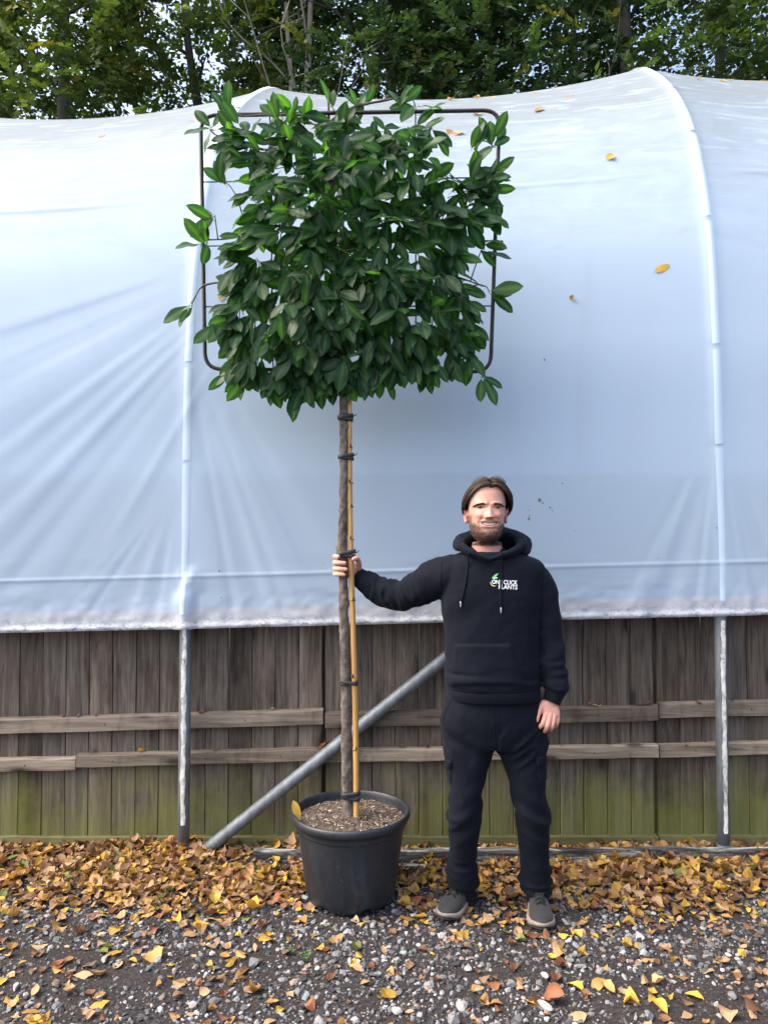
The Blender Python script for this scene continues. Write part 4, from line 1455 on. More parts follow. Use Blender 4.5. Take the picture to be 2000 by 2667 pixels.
# the 300 that show largest become things of their own
cand.sort(key=lambda e: -e[3] / e[1])
for (x, y, z, s) in cand[300:]:
    mb.add(place_leaf(int(r.integers(0, 24)), x, y, z, s, r, .6), *FMF[0], col=np.array(fcols[pick_col(r)][1]) * r.uniform(.6, 1.25))
o = obj('leaf_litter', mb.mesh('leaf_litter', False), FALL)
tag(o, 'drift of brown, ochre and yellow fallen leaves along the fence foot', 'leaf litter', kind='stuff')
FMAT = [leaf_mat('fallen_' + n_, c, var=.25, rough=.55, trans=.2, tcol=(1.3, 1.2, .9), spec=.35) for n_, c in fcols]
fobj = {}
fl_label = {'yellow': 'bright yellow fallen leaf lying on the ground', 'ochre': 'ochre orange fallen leaf lying on the ground', 'tan': 'pinkish tan dry leaf lying on the ground', 'brown': 'dark brown curled leaf lying on the ground',
            'rust': 'rusty red brown leaf lying on the ground', 'green': 'green fallen leaf lying on the ground', 'buff': 'pale buff dry leaf lying on the ground'}
def leaf_obj(x, y, z, s, ci, r, rot=None, label=None, group=None, lift=.5, name='fallen_leaf'):
    k = int(r.integers(0, 24))
    if (k, ci) not in fobj:
        me = MB().add(np.vstack(fm[k].v), *[np.concatenate(a) for a in fm[k].f.values()]).mesh('fallen_leaf', True)
        me.materials.append(FMAT[ci]); fobj[(k, ci)] = me
    me = fobj[(k, ci)]
    if rot is None: rot = (r.normal(0, .38 * lift + .1), r.normal(0, .38 * lift + .1), r.uniform(0, 6.28))
    o = obj(name, me, None, None, (x, y, z + s * .06), rot, (s,) * 3)
    n_ = fcols[ci][0]
    if label is None:
        if (x - PX) ** 2 + (y - PY0) ** 2 < .42 ** 2: zn = 'beside the black pot'
        elif .15 < x < .85 and 2.8 < y < 3.4: zn = "by the man's shoes"
        elif y > 3.42: zn = 'in the drift along the fence foot'
        elif y < 2.75: zn = 'on the open gravel'
        else: zn = 'at the drift edge'
        if s > .058: zn = zn + ', unusually big'
        label = fl_label[n_].replace('on the ground', zn)
        group = n_ + ' leaves ' + zn
    tag(o, label, 'leaf', group)
    return o
for (x, y, z, s) in cand[:300]:
    leaf_obj(x, y, z, s * 1.05, int(pick_col(r)), r)

# leaves caught on the tunnel roof
roof = [(505, 312, 2, .07), (265, 355, 6, .06), (1173, 247, 1, .07), (1283, 254, 0, .05), (1241, 241, 1, .06), (1390, 232, 1, .06), (1450, 226, 6, .09), (1482, 251, 2, .06), (1402, 289, 1, .09), (1240, 299, 6, .07), (1310, 311, 2, .05),
        (1184, 347, 1, .11), (1587, 413, 0, .055), (1722, 699, 0, .085), (1488, 776, 1, .03), (1815, 190, 0, .06), (1880, 213, 0, .07), (1988, 211, 0, .06), (1950, 187, 6, .08), (1900, 190, 1, .05), (180, 294, 0, .03), (1815, 207, 6, .05), (578, 773, 1, .05)]
roof_lab = {0: 'yellow leaf stuck on the white tunnel sheet', 1: 'orange brown leaf stuck on the white tunnel sheet', 2: 'tan leaf stuck on the white tunnel sheet', 6: 'pale buff leaf stuck on the white tunnel sheet'}
dg = bpy.context.evaluated_depsgraph_get()
cov_bvh = BVHTree.FromObject(cov, dg)
cov_off = np.array(cov.matrix_world.translation)
def cast(bvh, off, px, py):
    o_ = Vector((0, 0, CAMH)) - Vector(off.tolist()); d = Vector((P(px, py, 1.0) - np.array([0, 0, CAMH])).tolist()).normalized()
    loc, nrm, idx, dist = bvh.ray_cast(o_, d)
    if loc is None: return None, None
    if nrm.dot(d) > 0: nrm = -nrm
    return np.array(loc) + off, np.array(nrm)
for px, py, ci, s in roof:
    for k in range(14):
        h, nrm = cast(cov_bvh, cov_off, px, py + 5 * k)
        if h is not None and h[1] < 5.6: break
    if h is None or h[1] > 7: continue
    qt = Vector(nrm.tolist()).to_track_quat('Z', 'Y') @ Matrix.Rotation(r.uniform(0, 6.28), 3, 'Z').to_quaternion()
    lab = roof_lab[ci]
    if (px, py) == (1722, 699): lab = 'torn yellow leaf stuck flat on the upright part of the white tunnel sheet'
    if (px, py) != (1722, 699): lab += ' near the roof ridge' if py < 270 else (' on the curve of the roof' if py < 500 else ' low on its upright side')
    o = leaf_obj(0, 0, 0, s, ci, r, tuple(qt.to_euler()), lab, fcols[ci][0] + ' leaves on the tunnel sheet')
    o.location = h + nrm * .004
    o.scale = (s, s, s * .45)

# specks and bird droppings dried on the sheet
SPK = plain('dried_dropping', (.13, .10, .07), .9, .5, 90, .2)
for k, (px, py, sz) in enumerate([(1405, 1303, 13), (1413, 1310, 8), (1432, 1322, 6), (1438, 1330, 5), (1376, 1352, 9), (1378, 1344, 5), (1378, 1329, 4), (1464, 1259, 5), (1418, 938, 8), (1497, 1383, 4), (571, 1487, 6), (577, 1557, 5), (1865, 1375, 5), (1391, 1012, 3), (1714, 1453, 4)]):
    h, nrm = cast(cov_bvh, cov_off, px, py)
    if h is None: continue
    nn = 9
    a_ = np.linspace(0, 2 * math.pi, nn, endpoint=False)
    rd_ = sz * .5 * r.uniform(.35, 1.2, nn)
    vv = [np.array(cast(cov_bvh, cov_off, px, py)[0]) + nrm * .004]
    for q_, a in enumerate(a_):
        hh, n2_ = cast(cov_bvh, cov_off, px + rd_[q_] * math.cos(a) * .7, py + rd_[q_] * math.sin(a))
        vv.append(hh + nrm * .0015)
    sub('dirt_spot', mk_mesh('dirt_spot', np.array(vv), np.array([(0, 1 + q_, 1 + (q_ + 1) % nn) for q_ in range(nn)])), SPK, cov)

# leaves and litter lodged on the fence rails
for px, py, ci, s in [(165, 1862, 4, .035), (205, 1864, 3, .03), (250, 1862, 4, .03), (525, 1850, 3, .035), (710, 1846, 2, .025), (205, 1970, 1, .04), (368, 1960, 0, .035), (560, 1951, 3, .03), (600, 1951, 2, .025), (840, 1940, 4, .05), (838, 1950, 4, .05), (850, 1935, 3, .04),
                      (1045, 1945, 3, .035), (1110, 1943, 3, .03), (1535, 1835, 3, .03), (1548, 1836, 2, .025), (1560, 1838, 1, .025), (1690, 1832, 4, .03), (1715, 1830, 3, .03), (1820, 1830, 4, .04), (1905, 1825, 3, .03), (1580, 1943, 0, .02), (1460, 1942, 3, .02), (1785, 1940, 4, .03)]:
    h = P(px, py, FY - .022)
    o = leaf_obj(h[0], h[1], h[2], s, ci, r, (r.normal(0, .3), r.normal(0, .3), r.uniform(0, 6.28)), {0: 'yellow leaf resting on a fence rail', 1: 'orange leaf resting on a fence rail', 2: 'tan leaf resting on a fence rail', 3: 'dark brown leaf resting on a fence rail', 4: 'rusty brown leaf resting on a fence rail'}[ci], fcols[ci][0] + ' leaves on the fence rails')

# leaves in the pot
yl = laurel_mesh(957); yl.materials.append(FMAT[0])
o = obj('fallen_leaf', yl)
o.matrix_world = Matrix(leaf_matrix(np.array([PX - .212, PY0 - .060, .336]), np.array([-.28, -.02, .95]), np.array([.45, -1.0, .1]), .086).tolist())
tag(o, 'yellow leaf standing upright inside the rim of the black pot', 'leaf', 'leaves in the pot')
o = leaf_obj(PX - .012, PY0 - .175, .337, .035, 6, r, (.1, .1, .6), 'small yellow buff leaf lying flat on the compost in the pot'); o['group'] = 'leaves in the pot'
# small green weeds in the gravel
WEED = plain('weed_green', (.07, .14, .04), .6, .3, 20, 0)
for px, py, nn, lab in ((795, 2500, 9, 'wispy green weed growing in the gravel in front of the pot'), (760, 2480, 6, 'small green weed seedling beside the wispy weed in the gravel')):
    g = G(px, py)
    mbw = MB()
    for k in range(nn):
        a = r.uniform(0, 6.28); L = r.uniform(.02, .065); d = np.array([math.cos(a) * .6, math.sin(a) * .6, 1.0]) * L
        mbw.add(*tube([(0, 0, 0), d * .5, d + np.array([0, 0, -.008])], [.0009, .0008, .0003], 4))
        for j in range(4):
            p = d * (.35 + .18 * j); b = r.uniform(0, 6.28); w = np.array([math.cos(b), math.sin(b), .4]) * .010; u = np.cross(w, (0, 0, 1)) * .35
            mbw.add([p, p + w * .5 + u, p + w, p + w * .5 - u], [(0, 1, 2, 3)])
    tag(obj('weed', mbw.mesh('weed'), WEED, None, (g[0], g[1], float(ground_h(g[:1], g[1:2])[0]))), lab, 'weed')

# ================================================================== PERSON
DP = 3.10
def Q(px, py, dy=0.0): return P(px, py, DP + dy)
MPX = DP / FPX
HC = Q(1266, 1324, -.02)                 # between the eyes, on the head's axis
def H(x, y, z): return HC + np.array([x, y, z])

head_rows = np.array([  # z, half width, front, back
    (.116, .012, -.012, .014), (.112, .034, -.040, .042), (.102, .055, -.062, .066), (.085, .069, -.080, .084), (.060, .076, -.091, .096), (.030, .0785, -.095, .100), (.0, .0775, -.095, .099),
    (-.03, .0755, -.095, .092), (-.055, .0725, -.095, .078), (-.08, .0685, -.094, .062), (-.10, .0625, -.0925, .056), (-.115, .055, -.089, .054), (-.127, .043, -.081, .054), (-.134, .030, -.066, .054)])
def row(z):
    zz = np.clip(z, -.134, .116)
    return [np.interp(zz, head_rows[::-1, 0], head_rows[::-1, i]) for i in (1, 2, 3)]
def face_bump(x, z):
    """how far the features stand out towards the viewer"""
    g = lambda cx, cz, sx, sz: np.exp(-((x - cx) / sx) ** 2 - ((z - cz) / sz) ** 2)
    ax = np.abs(x)
    t = np.clip((-.002 - z) / .036, 0, 1)
    d = (.005 + .020 * t ** 1.3) * np.exp(-(x / (.0078 + .0070 * t)) ** 2) * sstep(.012, -.006, z) * sstep(-.0465, -.039, z)
    d = d + .008 * (g(.0165, -.037, .0070, .0065) + g(-.0165, -.037, .0070, .0065))
    d = d - .004 * (g(.008, -.0455, .004, .003) + g(-.008, -.0455, .004, .003))
    d = d + .006 * np.exp(-((z - .016) / .008) ** 2) * sstep(.0, .016, ax) * (1 - sstep(.050, .066, ax))
    d = d - .0075 * (g(.035, -.001, .017, .010) + g(-.035, -.001, .017, .010))
    d = d + .0035 * (g(.036, .004, .015, .0035) + g(-.036, .004, .015, .0035))
    d = d + .003 * (g(.036, -.0085, .014, .0035) + g(-.036, -.0085, .014, .0035))
    d = d + .0085 * (g(.044, -.030, .019, .014) + g(-.044, -.030, .019, .014))
    # smile folds from the nose to the corners of the mouth
    for sgn in (1, -1):
        a, b = np.array([.019 * sgn, -.034]), np.array([.043 * sgn, -.064])
        ab = b - a
        u = np.clip(((x - a[0]) * ab[0] + (z - a[1]) * ab[1]) / (ab @ ab), 0, 1)
        dd = np.hypot(x - a[0] - u * ab[0], z - a[1] - u * ab[1])
        d = d - .0050 * np.exp(-(dd / .0045) ** 2)
    # lips and parted mouth
    top, bot = -.0612 - .0012 * np.cos(x * 120), -.0745 + .0115 * (x / .034) ** 2
    mo = sstep(top + .0012, top - .0015, z) * sstep(bot - .0012, bot + .0015, z) * (ax < .034)
    d = d - .011 * mo
    d = d + .0045 * np.exp(-((z - top - .0035) / .0036) ** 2) * (1 - sstep(.022, .036, ax))
    d = d + .0060 * np.exp(-((z - bot + .0045) / .0045) ** 2) * (1 - sstep(.018, .034, ax))
    d = d - .0030 * g(0, -.088, .02, .005)
    d = d + .0075 * g(0, -.110, .024, .014)
    return d
def front_y(x, z):
    a, yf, _ = row(z)
    return yf * np.clip(1 - np.abs(x / a) ** 2.3, 0, 1) ** (1 / 2.3)
def beard_mask(x, z):
    ax = np.abs(x)
    g = lambda cx, cz, sx, sz: np.exp(-((x - cx) / sx) ** 2 - ((z - cz) / sz) ** 2)
    line = -.079 + .020 * sstep(.030, .064, ax) - .003 * np.cos(x * 90)
    low = sstep(line + .010, line - .010, z)
    side = .75 * sstep(.060, .069, ax) * sstep(-.012, -.045, z)
    mou = .85 * np.exp(-((z + .0515 + .004 * (ax / .03) ** 2) / .0052) ** 2) * (1 - sstep(.034, .044, ax))
    cor = .85 * np.exp(-((ax - .042) / .006) ** 2) * sstep(-.050, -.060, z)
    m = np.maximum(np.maximum(low, side), np.maximum(mou, cor))
    m = m * (1 - .75 * g(0, -.0845, .016, .0055)) * (1 - .55 * (g(.022, -.087, .010, .006) + g(-.022, -.087, .010, .006)))
    lip = np.maximum(np.exp(-((z + .0735 - .0115 * (x / .034) ** 2 + .005) / .0046) ** 2), 0) * (1 - sstep(.024, .034, ax))
    return np.clip(m * (1 - lip), 0, 1)

# ---- head and neck
K = 120
th = np.linspace(0, 2 * math.pi, K, endpoint=False)
zs = np.concatenate([np.linspace(.116, .03, 26), np.linspace(.028, -.134, 90)])
rings = []
cx, sx_ = np.cos(th), np.sin(th)
for z in zs:
    a, yf, yb = row(z)
    x = a * np.sign(cx) * np.abs(cx) ** (2 / 2.3)
    y = np.where(sx_ < 0, -yf, yb) * np.sign(sx_) * np.abs(sx_) ** (2 / 2.3)
    w = sstep(.25, .75, -sx_)
    y = y - w * face_bump(x, np.full(K, z)) - w * .0035 * beard_mask(x, np.full(K, z))
    rings.append(np.stack([x, y, np.full(K, z)], -1) + HC)
for z, a, yf, yb in [(-.142, .060, -.040, .060), (-.16, .0620, -.034, .062), (-.18, .0640, -.036, .064), (-.20, .070, -.042, .068), (-.225, .095, -.055, .075), (-.25, .15, -.075, .085)]:
    x = a * np.sign(cx) * np.abs(cx) ** .95
    y = np.where(sx_ < 0, -yf, yb) * np.sign(sx_) * np.abs(sx_) ** .95 + .012
    rings.append(np.stack([x + .004, y, np.full(K, z)], -1) + HC)
# torso under the clothes down to the hips
for py, xl, xr, b in [(1520, 1175, 1390, .095), (1620, 1180, 1385, .10), (1740, 1185, 1380, .10), (1850, 1175, 1395, .11), (1915, 1180, 1395, .10)]:
    p0, p1 = Q(xl, py, .01), Q(xr, py, .01)
    c_ = (p0 + p1) / 2; hw = (p1[0] - p0[0]) / 2
    rings.append(np.stack([c_[0] + hw * cx, c_[1] + b * sx_, np.full(K, c_[2])], -1))
body = MB()
body.add(*loft(rings))
# ears
for s in (-1, 1):
    ec = H(s * .0785, .012, -.028)
    pth = []
    for a in np.linspace(.2, 5.2, 16):
        pth.append(ec + np.array([s * (.010 + .004 * math.sin(a)), .004 - .014 * math.cos(a) * .9, .029 * math.sin(a + .2) * (1.0 if math.sin(a) > 0 else .95)]))
    body.add(*tube(pth, .0042, 8, 40, dome=True))
    rg = []
    for f, dx in ((0, -.006), (.55, .002), (.9, .006), (1, .0075)):
        aa = np.linspace(0, 2 * math.pi, 20, endpoint=False)
        sc_ = [.5, .95, .9, .35][[0, .55, .9, 1].index(f)]
        rg.append(np.stack([np.full(20, s * dx), .013 * sc_ * np.cos(aa), .027 * sc_ * np.sin(aa)], -1) + ec)
    body.add(*loft(rg))
    body.add(*tube([ec + [0, -.004, -.022], ec + [s * .005, -.005, -.029], ec + [s * .004, -.002, -.033]], [.006, .006, .004], 8, 8, dome=True))
# arms under the sleeves
def arm(pts, rad):
    body.add(*tube([Q(*p) for p in pts], rad, 16, 30, dome=True))
armL = [(1185, 1505, .01), (1140, 1508, .03), (1100, 1530, .07), (1050, 1549, .12), (1000, 1540, .155), (960, 1520, .175), (930, 1499, .185), (922, 1492, .185)]
arm(armL, [.045, .050, .050, .046, .042, .036, .029, .027])
armR = [(1396, 1515, .0), (1414, 1560, -.005), (1428, 1640, -.015), (1436, 1700, -.03), (1443, 1760, -.045), (1440, 1800, -.052), (1436, 1828, -.055)]
arm(armR, [.045, .048, .046, .042, .036, .030, .028])
# legs under the trousers
for pts in ([(1222, 1900, .01), (1212, 2000, .0), (1208, 2110, -.01), (1206, 2200, .03), (1208, 2290, .06), (1213, 2330, .068)], [(1350, 1900, .01), (1368, 2000, .0), (1384, 2110, -.01), (1392, 2200, .02), (1395, 2295, .035), (1397, 2340, .042)]):
    body.add(*tube([Q(*p) for p in pts], [.075, .066, .048, .046, .034, .034], 16, 30, dome=True))
# resting hand: palm, four curled fingers, thumb
def palm(rows_):
    rg = []
    for c_, ux, hw, hd in rows_:
        ux = np.asarray(ux, float); ux /= np.linalg.norm(ux)
        up = np.array([0, 1.0, 0]) if abs(ux[1]) < .7 else np.array([0, 0, 1.0])
        dz = up - ux * (up @ ux); dz /= np.linalg.norm(dz)
        aa = np.linspace(0, 2 * math.pi, 24, endpoint=False)
        e = .8
        rg.append(c_ + ux * (hw * np.sign(np.cos(aa)) * np.abs(np.cos(aa)) ** e)[:, None] + dz * (hd * np.sign(np.sin(aa)) * np.abs(np.sin(aa)) ** e)[:, None])
    body.add(*loft(rg))
palm([(Q(1435, 1822, -.055), (1, 0, -.25), .027, .021), (Q(1433, 1836, -.060), (1, 0, -.22), .034, .020), (Q(1434, 1850, -.066), (1, 0, -.12), .037, .0175), (Q(1436, 1862, -.070), (1, 0, -.05), .035, .0145), (Q(1436, 1868, -.071), (1, 0, -.05), .030, .010)])
fingersR = [
    ([(1424, 1855, -.072), (1420, 1864, -.080), (1412, 1886, -.090), (1402, 1896, -.072), (1395, 1902, -.050)], [.0105, .0112, .0098, .0090, .0076]),
    ([(1433, 1857, -.074), (1431, 1867, -.083), (1425, 1892, -.094), (1419, 1903, -.072), (1413, 1905, -.050)], [.0105, .0112, .0098, .0090, .0076]),
    ([(1442, 1857, -.070), (1442, 1867, -.079), (1438, 1891, -.088), (1433, 1900, -.066), (1428, 1901, -.046)], [.0102, .0108, .0094, .0086, .0072]),
    ([(1450, 1856, -.064), (1452, 1865, -.069), (1450, 1884, -.075), (1446, 1892, -.057), (1441, 1893, -.042)], [.0092, .0098, .0084, .0078, .0066]),
    ([(1416, 1832, -.055), (1407, 1846, -.066), (1400, 1864, -.076), (1397, 1876, -.078), (1395, 1885, -.076)], [.0150, .0135, .0108, .0102, .0080])]
for pts, rd in fingersR:
    body.add(*tube([Q(*p) for p in pts], rd, 12, 26, dome=True))
# gripping hand: behind the stem, fingers coming round its far side to the front
def W(px, py, Y): return P(px, py, Y)
palm([(W(932, 1500, 3.285), (.35, -.1, 1), .028, .021), (W(922, 1490, 3.288), (.25, 0, 1), .036, .019), (W(908, 1480, 3.290), (.12, 0, 1), .042, .017), (W(894, 1474, 3.288), (0, .1, 1), .043, .015), (W(884, 1472, 3.281), (0, .1, 1), .040, .011)])
for y0, xt, ry in ((1449, 880, .0106), (1465, 897, .0112), (1481, 901, .0110), (1495, 896, .0098)):
    rch = (xt - 880) / 20
    body.add(*tube([W(893, y0 + 2, 3.287), W(882, y0, 3.276), W(872.5, y0, 3.245), W(874, y0 + .5, 3.213), W(880 + 4 * rch, y0 + 1, 3.197), W(xt, y0 + 2, 3.193)], [ry * 1.02, ry * 1.08, ry, ry, ry * .97, ry * .84], 12, 30, dome=True))
body.add(*tube([W(928, 1497, 3.282), W(934, 1481, 3.268), W(934, 1464, 3.238), W(929, 1455, 3.213), W(921, 1456, 3.199)], [.0165, .0145, .0120, .0115, .0090], 12, 26, dome=True))

skin_me = remeshed('person', np.concatenate(body.v), [np.concatenate(a) for a in body.f.values()], .0026, 3, .35)
V = get_v(skin_me); N = get_n(skin_me)
hl = V - HC
x, y, z = hl.T
front = (y < -.02) & (z > -.16) & (np.abs(x) < .09)
bm = np.where((z > -.155) & (z < .02) & (np.abs(x) < .085) & (y < .02), beard_mask(x, np.clip(z, -.134, .1)), 0)
bm = np.where((z < -.118) & (z > -.150) & (y < -.018), np.maximum(bm, .9), bm) * sstep(.022, -.004, y)
bm = bm * np.clip(.82 + .35 * noise(V, 260, 3), 0, 1)
skin = np.array([.58, .305, .235])
col = np.tile(skin, (len(V), 1))
col *= (1 + .06 * fbm(V, 55, 9))[:, None]
# ruddier nose, cheeks, ears and knuckles
g = lambda cx, cz, s1, s2: np.exp(-((x - cx) / s1) ** 2 - ((z - cz) / s2) ** 2) * front
red = .75 * g(0, -.036, .016, .014) + .55 * g(.045, -.030, .02, .016) + .55 * g(-.045, -.030, .02, .016) + .8 * ((np.abs(x) > .079) & (z > -.075) & (z < .02))
hand = (V[:, 2] < 1.0) | (V[:, 0] < 0)
kn = .5 * np.clip(noise(V, 48, 12), 0, 1) * hand
red = np.clip(red + kn, 0, 1)
col = col * (1 - red[:, None]) + col * np.array([1.06, .78, .74]) * red[:, None]
lipm = np.clip((np.exp(-((z + .0745 - .0115 * (x / .034) ** 2 + .0052) / .0042) ** 2) + .7 * np.exp(-((z + .0588) / .0030) ** 2)) * (1 - sstep(.026, .035, np.abs(x))), 0, 1) * front
col = col * (1 - lipm[:, None]) + np.array([.46, .19, .16]) * lipm[:, None]
mouth = ((z < -.0615) & (z > -.0750 + .0115 * (x / .034) ** 2) & (np.abs(x) < .033) & front)
col[mouth] = (.10, .03, .025)
stub = bm[:, None]
col = col * (1 - .94 * stub) + np.array([.040, .023, .016]) * .94 * stub
vcol(skin_me, np.clip(col, 0, 1))
m = NT('skin')
nz = m.noise(m.coords(), 220, 4, .6)
m.set(Base_Color=m.attr(), Roughness=.48, Specular_IOR_Level=.42, Subsurface_Weight=.12, Subsurface_Radius=(.010, .004, .002), Subsurface_Scale=.6)
m.bump(nz, .10, .002)
person = obj('person', skin_me, m.m)
tag(person, 'smiling bearded man in black hooded sweatshirt and dark trousers, gripping the tree stem', 'person')
P0 = None

# ---- eyes, teeth, brows
def face_patch(x, z, proud):
    return np.stack([x, front_y(x, z) - face_bump(x, z) - proud, z], -1) + HC
EYE = NT('eye'); EYE.set(Base_Color=EYE.attr(), Roughness=.15)
LASH = plain('lash', (.020, .013, .010), .6, .2, 60, 0)
for s in (-1, 1):
    u, w = np.meshgrid(np.linspace(-1, 1, 25), np.linspace(-1, 1, 7))
    ex, ez = .0355 * s, -.0005
    xx = (ex + .0135 * u).ravel()
    zz = (ez + w * .0028 * np.clip(1 - u * u, 0, 1) ** .6 + .0012 * (1 - u * u) - .0008).ravel()
    ev = face_patch(xx, zz, .0022)
    ev[:, 1] = ev[:, 1].reshape(7, 25).mean() - .0015 + .25 * (ev[:, 1] - ev[:, 1].mean())
    rr_ = np.hypot(xx - ex, (zz - ez) * 1.0)
    c_ = np.where((rr_ < .0056)[:, None], np.array([.035, .022, .014]), np.array([.46, .40, .37]))
    me = mk_mesh('eye', ev, grid_faces(7, 25)); vcol(me, c_)
    e_ = sub('eye', me, EYE.m, person)
    # upper lid line with lashes
    xs_ = np.linspace(-1.08, 1.08, 20)
    lp = face_patch(ex + .0135 * xs_, ez + .0028 * np.clip(1 - xs_ ** 2, 0, 1) ** .6 + .0012 * (1 - xs_ ** 2) + .0004, .0022)
    lp[:, 1] = ev[:, 1].mean() - .0022 + .25 * (lp[:, 1] - lp[:, 1].mean())
    v, q, t = tube(lp, np.stack([.0012 * np.ones(20), .0012 * np.ones(20)], 1), 6)
    sub('eyelash', MB().add(v, q, t).mesh('eyelash'), LASH, e_)
u, w = np.meshgrid(np.linspace(-1, 1, 49), np.linspace(0, 1, 6))
xx = (.0295 * u).ravel()
top, bot = -.0618, -.0722 + .0105 * (xx / .034) ** 2
zz = top + (bot - top) * w.ravel()
tv = np.stack([xx, front_y(xx, zz) + .0035 + .0009 * np.cos(xx / .0078 * 2 * math.pi + math.pi) ** 2 + .004 * (np.abs(u.ravel()) ** 3), zz], -1) + HC
tc_ = np.array([.80, .75, .66])[None] * (1 - .35 * (np.abs(np.cos(xx / .0078 * math.pi)) < .16))[:, None]
me = mk_mesh('teeth', tv, grid_faces(6, 49)); vcol(me, tc_)
TE = NT('enamel'); TE.set(Base_Color=TE.attr(), Roughness=.25)
sub('teeth', me, TE.m, person)
HAIRM = NT('dark_hair')
hn = HAIRM.noise(HAIRM.coords(), 40, 4)
HAIRM.set(Base_Color=HAIRM.mix(1.0, HAIRM.attr(), HAIRM.ramp(hn, [(.3, (.7, .7, .7)), (.7, (1.3, 1.25, 1.2))]), 'MULTIPLY'), Roughness=.42, Specular_IOR_Level=.32)
r = np.random.default_rng(8)
def spikes(mb, base, d, L, w, col):
    s = np.cross(d, r.normal(0, 1, 3)); s /= np.linalg.norm(s) + 1e-9
    mb.add([base - s * w, base + s * w, base + d * L * .6 + s * w * .6, base + d * L * .6 - s * w * .6, base + d * L], [(0, 1, 2, 3)], [(3, 2, 4)], col=col)
for s in (-1, 1):
    mb = MB()
    for k in range(520):
        f = r.uniform()
        bx = s * (.0165 + .046 * f)
        bz = .0112 + .0052 * math.sin(math.pi * min(1, f * .95 + .1)) - .006 * f - .0002 + r.normal(0, .0017) * (1.25 - .8 * f)
        p = face_patch(np.array([bx]), np.array([bz]), -.0003)[0]
        d = np.array([s * .9, -.25, .25 - .5 * f]) + r.normal(0, .15, 3); d /= np.linalg.norm(d)
        spikes(mb, p, d, r.uniform(.006, .010), .0005, np.array([.050, .031, .021]) * r.uniform(.7, 1.4))
    sub('eyebrow', mb.mesh('eyebrow', False), HAIRM.m, person)
mb = MB()
tri = 0
fv = V[front | ((z < -.02) & (z > -.15) & (np.abs(x) < .08) & (y < .015))]
fn = N[front | ((z < -.02) & (z > -.15) & (np.abs(x) < .08) & (y < .015))]
fb = bm[front | ((z < -.02) & (z > -.15) & (np.abs(x) < .08) & (y < .015))]
order = r.permutation(len(fv))
for i in order:
    if fb[i] < .3 or r.uniform() > fb[i] * .75: continue
    p = fv[i]; lx, lz = p[0] - HC[0], p[2] - HC[2]
    d = fn[i] * .55 + np.array([np.sign(lx) * .12, -.05, -.75]) + r.normal(0, .22, 3); d /= np.linalg.norm(d)
    c_ = np.array([.036, .021, .014]) if r.uniform() < .8 else np.array([.085, .046, .028])
    spikes(mb, p - fn[i] * .001, d, r.uniform(.004, .010) * (1.0 if lz < -.095 else .65), .00042, c_ * r.uniform(.6, 1.3))
    tri += 1
    if tri > 9000: break
sub('beard', mb.mesh('beard', False), HAIRM.m, person)

# ---- hair: parted in the middle, swept to both sides
HK = np.array([   # guide locks: root at the parting, then out over the temple and down; rows from forehead to nape
    [(.003, -.082, .080), (.022, -.092, .093), (.052, -.088, .086), (.077, -.072, .058), (.094, -.045, .026), (.099, -.022, -.004)],
    [(.003, -.068, .100), (.025, -.076, .112), (.058, -.072, .101), (.086, -.055, .066), (.101, -.030, .028), (.104, -.008, -.008)],
    [(.003, -.042, .113), (.030, -.045, .123), (.065, -.042, .107), (.093, -.030, .066), (.106, -.010, .024), (.105, .008, -.014)],
    [(.003, .000, .117), (.034, .000, .126), (.070, .000, .107), (.096, .008, .060), (.106, .020, .016), (.100, .030, -.030)],
    [(.006, .040, .110), (.034, .045, .120), (.064, .052, .100), (.086, .056, .052), (.094, .056, .000), (.086, .056, -.050)],
    [(.004, .075, .090), (.026, .090, .096), (.048, .100, .074), (.064, .104, .030), (.068, .098, -.025), (.056, .085, -.075)]], float)
HK[:, 3:, 0] *= 1.07
HKS = np.stack([spline(HK[i], 41) for i in range(6)])
PART = .010
def hair_pt(s, yr, f, lift):
    """s side, yr root -1 front..1 back, f along the lock 0..1"""
    u = np.clip((yr + 1) / 2 * 5, 0, 4.999); i = int(u); w = u - i
    g = np.clip(f, 0, 1) * 40; j = min(int(g), 39); t = g - j
    a = HKS[i, j] * (1 - t) + HKS[i, j + 1] * t
    b_ = HKS[i + 1, j] * (1 - t) + HKS[i + 1, j + 1] * t
    p = a * (1 - w) + b_ * w
    x_ = (p[0] - PART) * s + PART * (1 - .6 * f)
    if s < 0: x_ = x_ + PART * .9 * min(1, f * 3) * 0 
    c = np.array([0, .012, .02])
    q = np.array([x_, p[1], p[2]])
    return c + (q - c) * (1 + lift)
hair = empty('hair_tmp', (0, 0, 0))
bpy.data.objects.remove(hair)
mb = MB()
for s in (-1, 1):
    yr = np.linspace(-1, 1, 46); ff = np.linspace(0, 1, 40)
    gv = []
    for a in yr:
        for f in ff:
            gro = -.045 + .016 * math.sin(a * 40 + f * 3 + s) + .008 * math.sin(a * 90 + f * 5)
            gv.append(hair_pt(s, a, f * .985, gro))
    gv = np.array(gv)
    mb.add(gv + HC, grid_faces(46, 40), col=(.022, .014, .010))
cap = sub('hair', mb.mesh('hair'), HAIRM.m, person)
